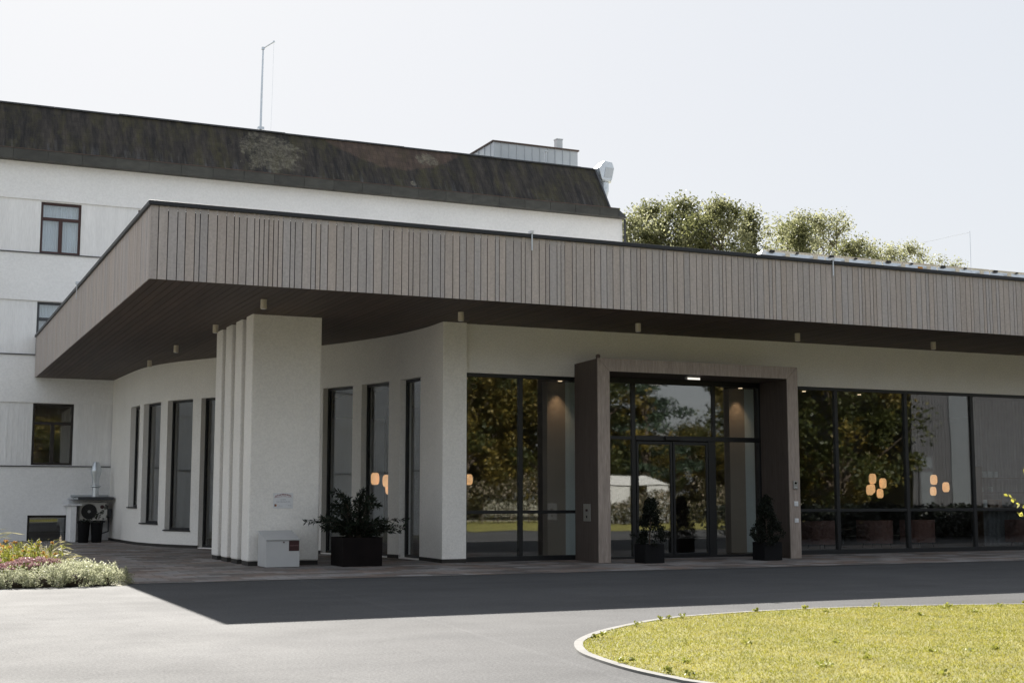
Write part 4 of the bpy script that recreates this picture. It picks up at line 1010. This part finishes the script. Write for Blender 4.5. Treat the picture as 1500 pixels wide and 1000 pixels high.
for x, y, rz, lb in ((22.2, 29.0, .1, 'brown tub armchair behind the first pane right of the portal'), (24.0, 29.0, -.1, 'brown tub armchair behind the second pane, under the pendant cluster'), (25.55, 29.1, .15, 'brown tub armchair behind the third right-hand pane'), (28.4, 28.1, 0, 'grey-brown tub armchair at the far right behind the last pane')):
    if ch is None:
        ch = thing('armchair', lb, 'armchair', (x, y, 0), 'tub armchairs in the lounge')
        MB().prism([(.43 * math.cos(a), .40 * math.sin(a)) for a in [math.pi + math.pi * k / 14 for k in range(15)]] + [(.43, .32), (.30, .32), (.30, 0)] + [(.31 * math.cos(a), .28 * math.sin(a)) for a in [2 * math.pi - math.pi * k / 14 for k in range(15)]] + [(-.30, .32), (-.43, .32)], .14, .75).build('backrest', M['chair'], ch, bevel=.03, local=True)
        MB().prism([(.29 * math.cos(a), .26 * math.sin(a)) for a in [math.pi + math.pi * k / 10 for k in range(11)]] + [(.29, .38), (-.29, .38)], .16, .44).build('seat', M['chair'], ch, bevel=.03, local=True)
        for sx in (-.3, .3):
            for sy in (-.22, .24): MB().tube([(sx, sy, .02), (sx * .9, sy * .9, .16)], [.012, .018], 8).build('leg', M['black'], ch, local=True)
        ch.rotation_euler = (0, 0, rz)
    else: dup(ch, (x, y, 0), lb, rz)
tb = thing('side_table', 'small dark round table between the armchairs', 'table', (23.1, 29.3, 0))
MB().lathe((23.1, 29.3, .5), [(.28, 0), (.28, .03)], 24).build('table_top', M['wood'], tb); MB().lathe((23.1, 29.3, .02), [(.18, 0), (.03, .03), (.025, .48)], 16).build('pedestal', M['black'], tb)
sf_ = thing('shelf_unit', 'low dark shelf unit in front of the charcoal curtain', 'shelf', (27.6, 28.1, 0))
MB().box(26.8, 28.7, 28.0, 28.3, 1.06, 1.10).box(26.8, 28.7, 28.0, 28.3, 1.48, 1.50).box(26.8, 28.7, 28.0, 28.3, 1.88, 1.90).build('shelf_board', M['wood'], sf_)
for x in (26.8, 28.68): MB().box(x, x + .02, 28.0, 28.3, .02, 2.2).build('upright', M['wood'], sf_)
k = 0
for x, z, w_, h_, m, lb in ((26.9, 1.90, .14, .17, 'bookpale', 'pale box on the top shelf, nearest the column'), (27.08, 1.90, .17, .17, 'bookpale', 'pale box in the middle of the top shelf'), (27.32, 1.90, .12, .16, 'bookpale', 'pale box at the right of the top shelf'),
        (26.86, 1.50, .03, .14, 'bookpale', 'slim pale book upright on the middle shelf, left end'), (27.2, 1.50, .03, .15, 'bookpale', 'slim pale book standing alone mid shelf'), (26.9, 1.10, .12, .2, 'bookpale', 'pale jar-like box on the lowest shelf beside the column'), (27.1, 1.10, .17, .2, 'bookbrown', 'brown framed box on the lowest shelf'), (27.4, 1.10, .16, .2, 'bookbrown', 'plain brown box on the lowest shelf, right of the framed one')):
    tag(MB().box(x, x + w_, 28.05, 28.2, z, z + h_).build('storage_box' if w_ > .05 else 'book', M[m], bevel=.006), lb, 'box' if w_ > .05 else 'book', 'things on the shelf unit')

# ------------------------------------------------------------------ trees
def tree(name, lb, loc, h, cr, cb, ncl, nleaf, lsize, m, seed, grp, cat='tree', clr=.9, trunk=.3, shape='oval', soft=1):
    """h height, cr crown radius, cb crown base height"""
    r = thing(name, lb, cat, loc, grp); gg = np.random.default_rng(seed); C = []
    for i in range(ncl):
        t = gg.random() ** .8; z = cb + (h - cb) * t
        prof = {'oval': math.sqrt(max(.02, 1 - (2 * t - .9) ** 2 / 1.25)), 'cone': (1 - t) ** .8 + .05, 'column': .95 * (1 - t ** 3) ** .6 + .05, 'pine': (1 - t) ** .5 * (.5 + .5 * math.sin(t * 26) ** 2)}[shape]
        a = gg.uniform(0, 6.28); rr = cr * prof * math.sqrt(gg.uniform(.05, 1)); C.append((rr * math.cos(a), rr * math.sin(a), min(z, h - .3)))
    P = []; mi = []
    for c in C:
        k = max(8, int(nleaf / ncl * gg.uniform(.35, 1.7))); q = clr * gg.uniform(.55, 1.25)
        P.append(blob(gg, k, c, q * soft, (1.05, 1.05, .9 if shape != 'pine' else .35), .5 if soft == 1 else 1.0)); mi.append(np.full(k, int(gg.random() < .4)))
    P = np.vstack(P); mi = np.concatenate(mi)
    leaf_obj('crown', P, gg.uniform(.7, 1.3, len(P)) * lsize, m, r, .62 if shape != 'pine' else .3, seed, mi=mi if isinstance(m, (list, tuple)) else None)
    q = MB(); q.tube([(0, 0, -.1), (trunk * .2, 0, h * .3), (-trunk * .2, trunk * .2, h * .6), (0, 0, h * .92)], [trunk * 1.2, trunk * .9, trunk * .5, trunk * .1], 9)
    for c in C[::max(1, ncl // 26)]:
        zb = max(cb * .7, c[2] - math.hypot(c[0], c[1]) * 1.0); q.tube([(0, 0, zb), (c[0] * .5, c[1] * .5, zb + (c[2] - zb) * .6), c], [trunk * .32, trunk * .2, trunk * .05], 5)
    q.build('trunk', M['bark'], r, smooth=True, local=True); return r
BGP = [M['leaf_bg'], M['leaf_bg2']]
def dirpos(px, dist):   # ground point on the line of sight of a column of the photograph, used only to choose where a tree stands
    a = R(24.5) + math.atan((px - 750) / 1973); return (dist * math.sin(a), dist * math.cos(a), 0)
def hgt_at(py, px, dist): return 1.4 + dist * math.cos(math.atan((px - 750) / 1973)) * (726 - py) / 1973 * 1.0
bg_trees = [(938, 314, 100, 3.4, 'oval', 0, 'small rounded tree just right of the hotel corner'), (972, 296, 104, 4.2, 'oval', 0, 'left half of the big leafy clump right of the hotel'),
            (1012, 288, 102, 4.4, 'column', 0, 'tall full tree in the middle of the big leafy clump'), (1060, 287, 98, 4.0, 'column', 0, 'tallest dark tree on the right of the big leafy clump'),
            (1106, 302, 100, 2.3, 'cone', 0, 'slim pointed dark tree at the right end of the big clump'), (1145, 310, 118, 2.8, 'column', 1, 'thin pale see-through tree between the two main clumps'),
            (1180, 318, 104, 3.2, 'cone', 0, 'bushy green tree low in the second clump'), (1190, 305, 122, 4.0, 'oval', 1, 'pale airy tree at the left of the second clump'), (1236, 306, 122, 3.6, 'oval', 1, 'pale airy tree at the right of the second clump'),
            (1164, 326, 110, 2.6, 'oval', 0, 'dark low tree filling the gap left of the second clump'), (1216, 304, 124, 3.4, 'column', 1, 'tallest pale airy tree in the middle of the second clump'), (1282, 352, 120, 2.4, 'oval', 1, 'small pale tree just right of the second clump'), (1324, 355, 134, 2.6, 'oval', 1, 'small pale tree between two others above the solar panels'), (1366, 362, 136, 2.2, 'oval', 1, 'small pale tree left of the lightning rod, beyond the slanting wire'),
            (1264, 348, 112, 3.0, 'oval', 0, 'low green tree right below the pale airy tree'), (1302, 353, 132, 3.0, 'oval', 1, 'small pale tree just left of centre in the row above the solar panels'), (1345, 354, 132, 3.4, 'oval', 1, 'pale tree under the slanting lightning wire'),
            (1388, 368, 140, 2.2, 'column', 1, 'tiny pale tree left of the lightning rod'), (1412, 378, 140, 2.0, 'oval', 1, 'tiniest pale tree at the lightning rod')]
for i, (px, py, d, cr, shp, pale, lb) in enumerate(bg_trees):
    h = hgt_at(py, px, d); nl = int((5200 if not pale else 2900) * (cr / 3.2) ** 1.6)
    tree('poplar_tree', lb, dirpos(px, d), h, cr, h * .32, 120 if not pale else 85, int(nl * 2.9) if not pale else nl * 2, .21, M['leaf_bg2'] if pale else BGP, 100 + i, 'trees beyond the canopy roof', clr=.82 if not pale else .75, trunk=.2, shape=shp, soft=1.55)

# trees, hedge and marquee across the drive (they show in the glazing)
tl = 'leafy tree across the drive, seen only mirrored in the dark glazing'
protos = [tree('broadleaf_tree', tl, (24, -20, 0), 10.5, 4.8, 1.2, 150, 24000, .25, [M['leaf_mid'], M['leaf_dark']], 201, 'trees across the drive', clr=1.15, trunk=.3),
          tree('broadleaf_tree', tl, (31, -22, 0), 11.5, 5.2, 1.2, 160, 26000, .25, [M['leaf_mid'], M['leaf_dark']], 202, 'trees across the drive', clr=1.2, trunk=.35),
          tree('broadleaf_tree', tl, (37, -18, 0), 9.6, 4.6, 1.0, 140, 22000, .24, [M['leaf_mid'], M['leaf_dark']], 203, 'trees across the drive', clr=1.1, trunk=.28)]
darkp = tree('broadleaf_tree', tl, (47.8, -8, 0), 10.5, 4.8, 1.0, 150, 24000, .25, [M['leaf_dark'], M['leaf_mid']], 204, 'trees across the drive', clr=1.15, trunk=.3)
for i, (x, y, s) in enumerate([(10, -22, 1), (17, -19, 1.1), (27.5, -27, 1.15), (34.5, -28, 1.1), (46.5, -21, .5), (51, -24, .55), (56, -24, 1.15), (92, -19, 1.1), (2, -20, 1), (-8, -24, 1.1), (20, -36, 1.35), (30, -38, 1.3), (38, -37, 1.35), (63, -34, 1.3), (10, -36, 1.3), (50, -36, .5), (55, -40, .5), (99, -22, 1.1)]):
    dup(protos[i % 3] if x < 52 else darkp, (x, y, 0), None, rnd.uniform(0, 6), s)
tree('pine_tree', 'tall blue-green pine across the drive, mirrored above the entrance doors', (40.6, -17, 0), 12, 3.4, 2.5, 90, 14000, .3, M['needle'], 220, None, clr=1.1, trunk=.28, shape='pine')
def hedge(x0, x1, y, h, lb, seed, fl=True, dep=.5):
    r = thing('hedge', lb, 'hedge', ((x0 + x1) / 2, y, 0), 'hedges across the drive'); gg = np.random.default_rng(seed); n = int((x1 - x0) * (520 if dep < 1 else 1500))
    P = np.c_[gg.uniform(x0, x1, n), y + gg.normal(0, dep, n), gg.beta(1.6, 1.1, n) * (h + .35 * np.sin(gg.uniform(x0, x1, n) * 0))]; P[:, 2] += .35 * np.sin(P[:, 0] * 1.3) * (P[:, 2] / h)
    mi = (gg.random(n) < np.where((P[:, 2] > h * .62), .38, .03) * (1 if fl else 0)).astype(int)
    leaf_obj('foliage', P, gg.uniform(.09, .2, n), [M['hedge_leaf'] if fl else M['box'], M['blossom']], r, .6, seed, mi=mi, local=False)
    q = MB(); x = x0 + .5
    while x < x1: q.tube([(x, y, -.05), (x + rnd.uniform(-.2, .2), y, h * .7)], [.04, .015], 5); x += .9
    q.build('stem', M['bark'], r)
hedge(31.5, 40.5, -6.3, 1.35, 'low hedge in front of the marquee, mirrored in the left door panes', 303); hedge(14, 31.5, -10, 2.3, 'pale-flowering hedge mirrored low in the left glazing', 301); hedge(40.5, 52, -11, 2.3, 'pale-flowering hedge mirrored behind the entrance doors', 302); hedge(24.8, 64, 16.5, .8, 'dark low shrub border beside the drive, mirrored low in the right-hand glazing', 305, False, 1.7)
nb = thing('grey_building', 'grey building with ribbed cladding across the drive, mirrored in the far right panes', 'building', (64, -12, 0))
MB().box(52.6, 78, -17, -7.06, 0, 10).build('wall', M['cladding'], nb)
q = MB(); x = 52.6
while x < 78:
    if not 55.25 < x < 56.75: q.box(x, x + .15, -7.06, -7.035, 0, 10)
    x += .22
q.build('ribbed_cladding', M['cladding'], nb)
MB().box(55.35, 56.75, -7.06, -6.96, 0, 10).build('corner_panel', M['panel'], nb)
f_ = MB().box(52.95, 54.05, -7.0, -6.93, 0, 3.7).build('door', M['cladding'], nb)
MB().box(53.05, 53.95, -6.93, -6.91, .1, 2.75).box(53.05, 53.95, -6.93, -6.91, 2.95, 3.6).build('pane', M['panel'], f_)
MB().box(52.5, 78.1, -17.1, -6.9, 10, 10.2).build('roof', M['flash'], nb)
tn = thing('marquee', 'white canvas marquee across the drive, mirrored in the entrance door', 'tent', (36, -9, 0))
q = MB(); q.hexa([(32.8, -11.5, 1.95), (36.6, -11.5, 1.95), (36.6, -7.5, 1.95), (32.8, -7.5, 1.95), (33.6, -10.5, 2.45), (35.6, -10.5, 2.45), (35.6, -8.5, 2.45), (33.6, -8.5, 2.45)]); q.build('canopy', M['tent'], tn)
q = MB(); q.box(32.9, 36.5, -11.42, -11.38, 0, 2.0); q.box(32.9, 34.2, -7.62, -7.58, 0, 2.0); q.box(35.2, 36.5, -7.62, -7.58, 0, 2.0); q.build('side_wall', M['tent'], tn)
for x in (32.85, 36.5):
    for y in (-11.45, -7.6): MB().tube([(x, y, 0), (x, y, 2.0)], .04, 8).build('pole', M['steel'], tn)

# young tree on the lawn, one twig reaching into the picture from the right
yt = thing('young_tree', 'young tree with yellow-green leaves reaching in at the right edge', 'tree', (12.15, 11.0, .02))
q = MB(); q.tube([(0, 0, 0), (.02, .02, .8), (0, 0, 1.7)], [.03, .024, .01], 8); gg = np.random.default_rng(77); LP = []; LD = []
tips = [(-1.26, 0.0, 1.40, .85), (-1.05, .05, 1.2, .8)]
for i in range(16):
    a = gg.uniform(0, 6.28); rr = gg.uniform(.3, .8); tips.append((max(-.5, rr * math.cos(a)), rr * math.sin(a), gg.uniform(.9, 1.9), gg.uniform(.5, 1.3)))
for tx_, ty_, tz_, zb in tips:
    p0, p1 = Vector((0, 0, zb)), Vector((tx_, ty_, tz_ - .02)); mid = p0.lerp(p1, .5) + Vector((0, 0, -.05)); q.tube([p0, mid, p1], [.012, .007, .003], 6)
    for k in range(15):
        t = .35 + .65 * (k + 1) / 15; c = p0.lerp(mid, t * 2) if t < .5 else mid.lerp(p1, t * 2 - 1)
        for j in range(2):
            d = Vector((gg.normal(), gg.normal(), gg.normal() * .7)) + (p1 - p0).normalized() * .8; d.normalize(); LP.append(tuple(c + d * .028)); LD.append(tuple(d * 4))
q.build('trunk', M['bark'], yt, smooth=True, local=True)
leaf_obj('crown', LP, gg.uniform(.05, .08, len(LP)), M['branch'], yt, .55, 77, dirs=LD)
print('objects', len(col.objects))
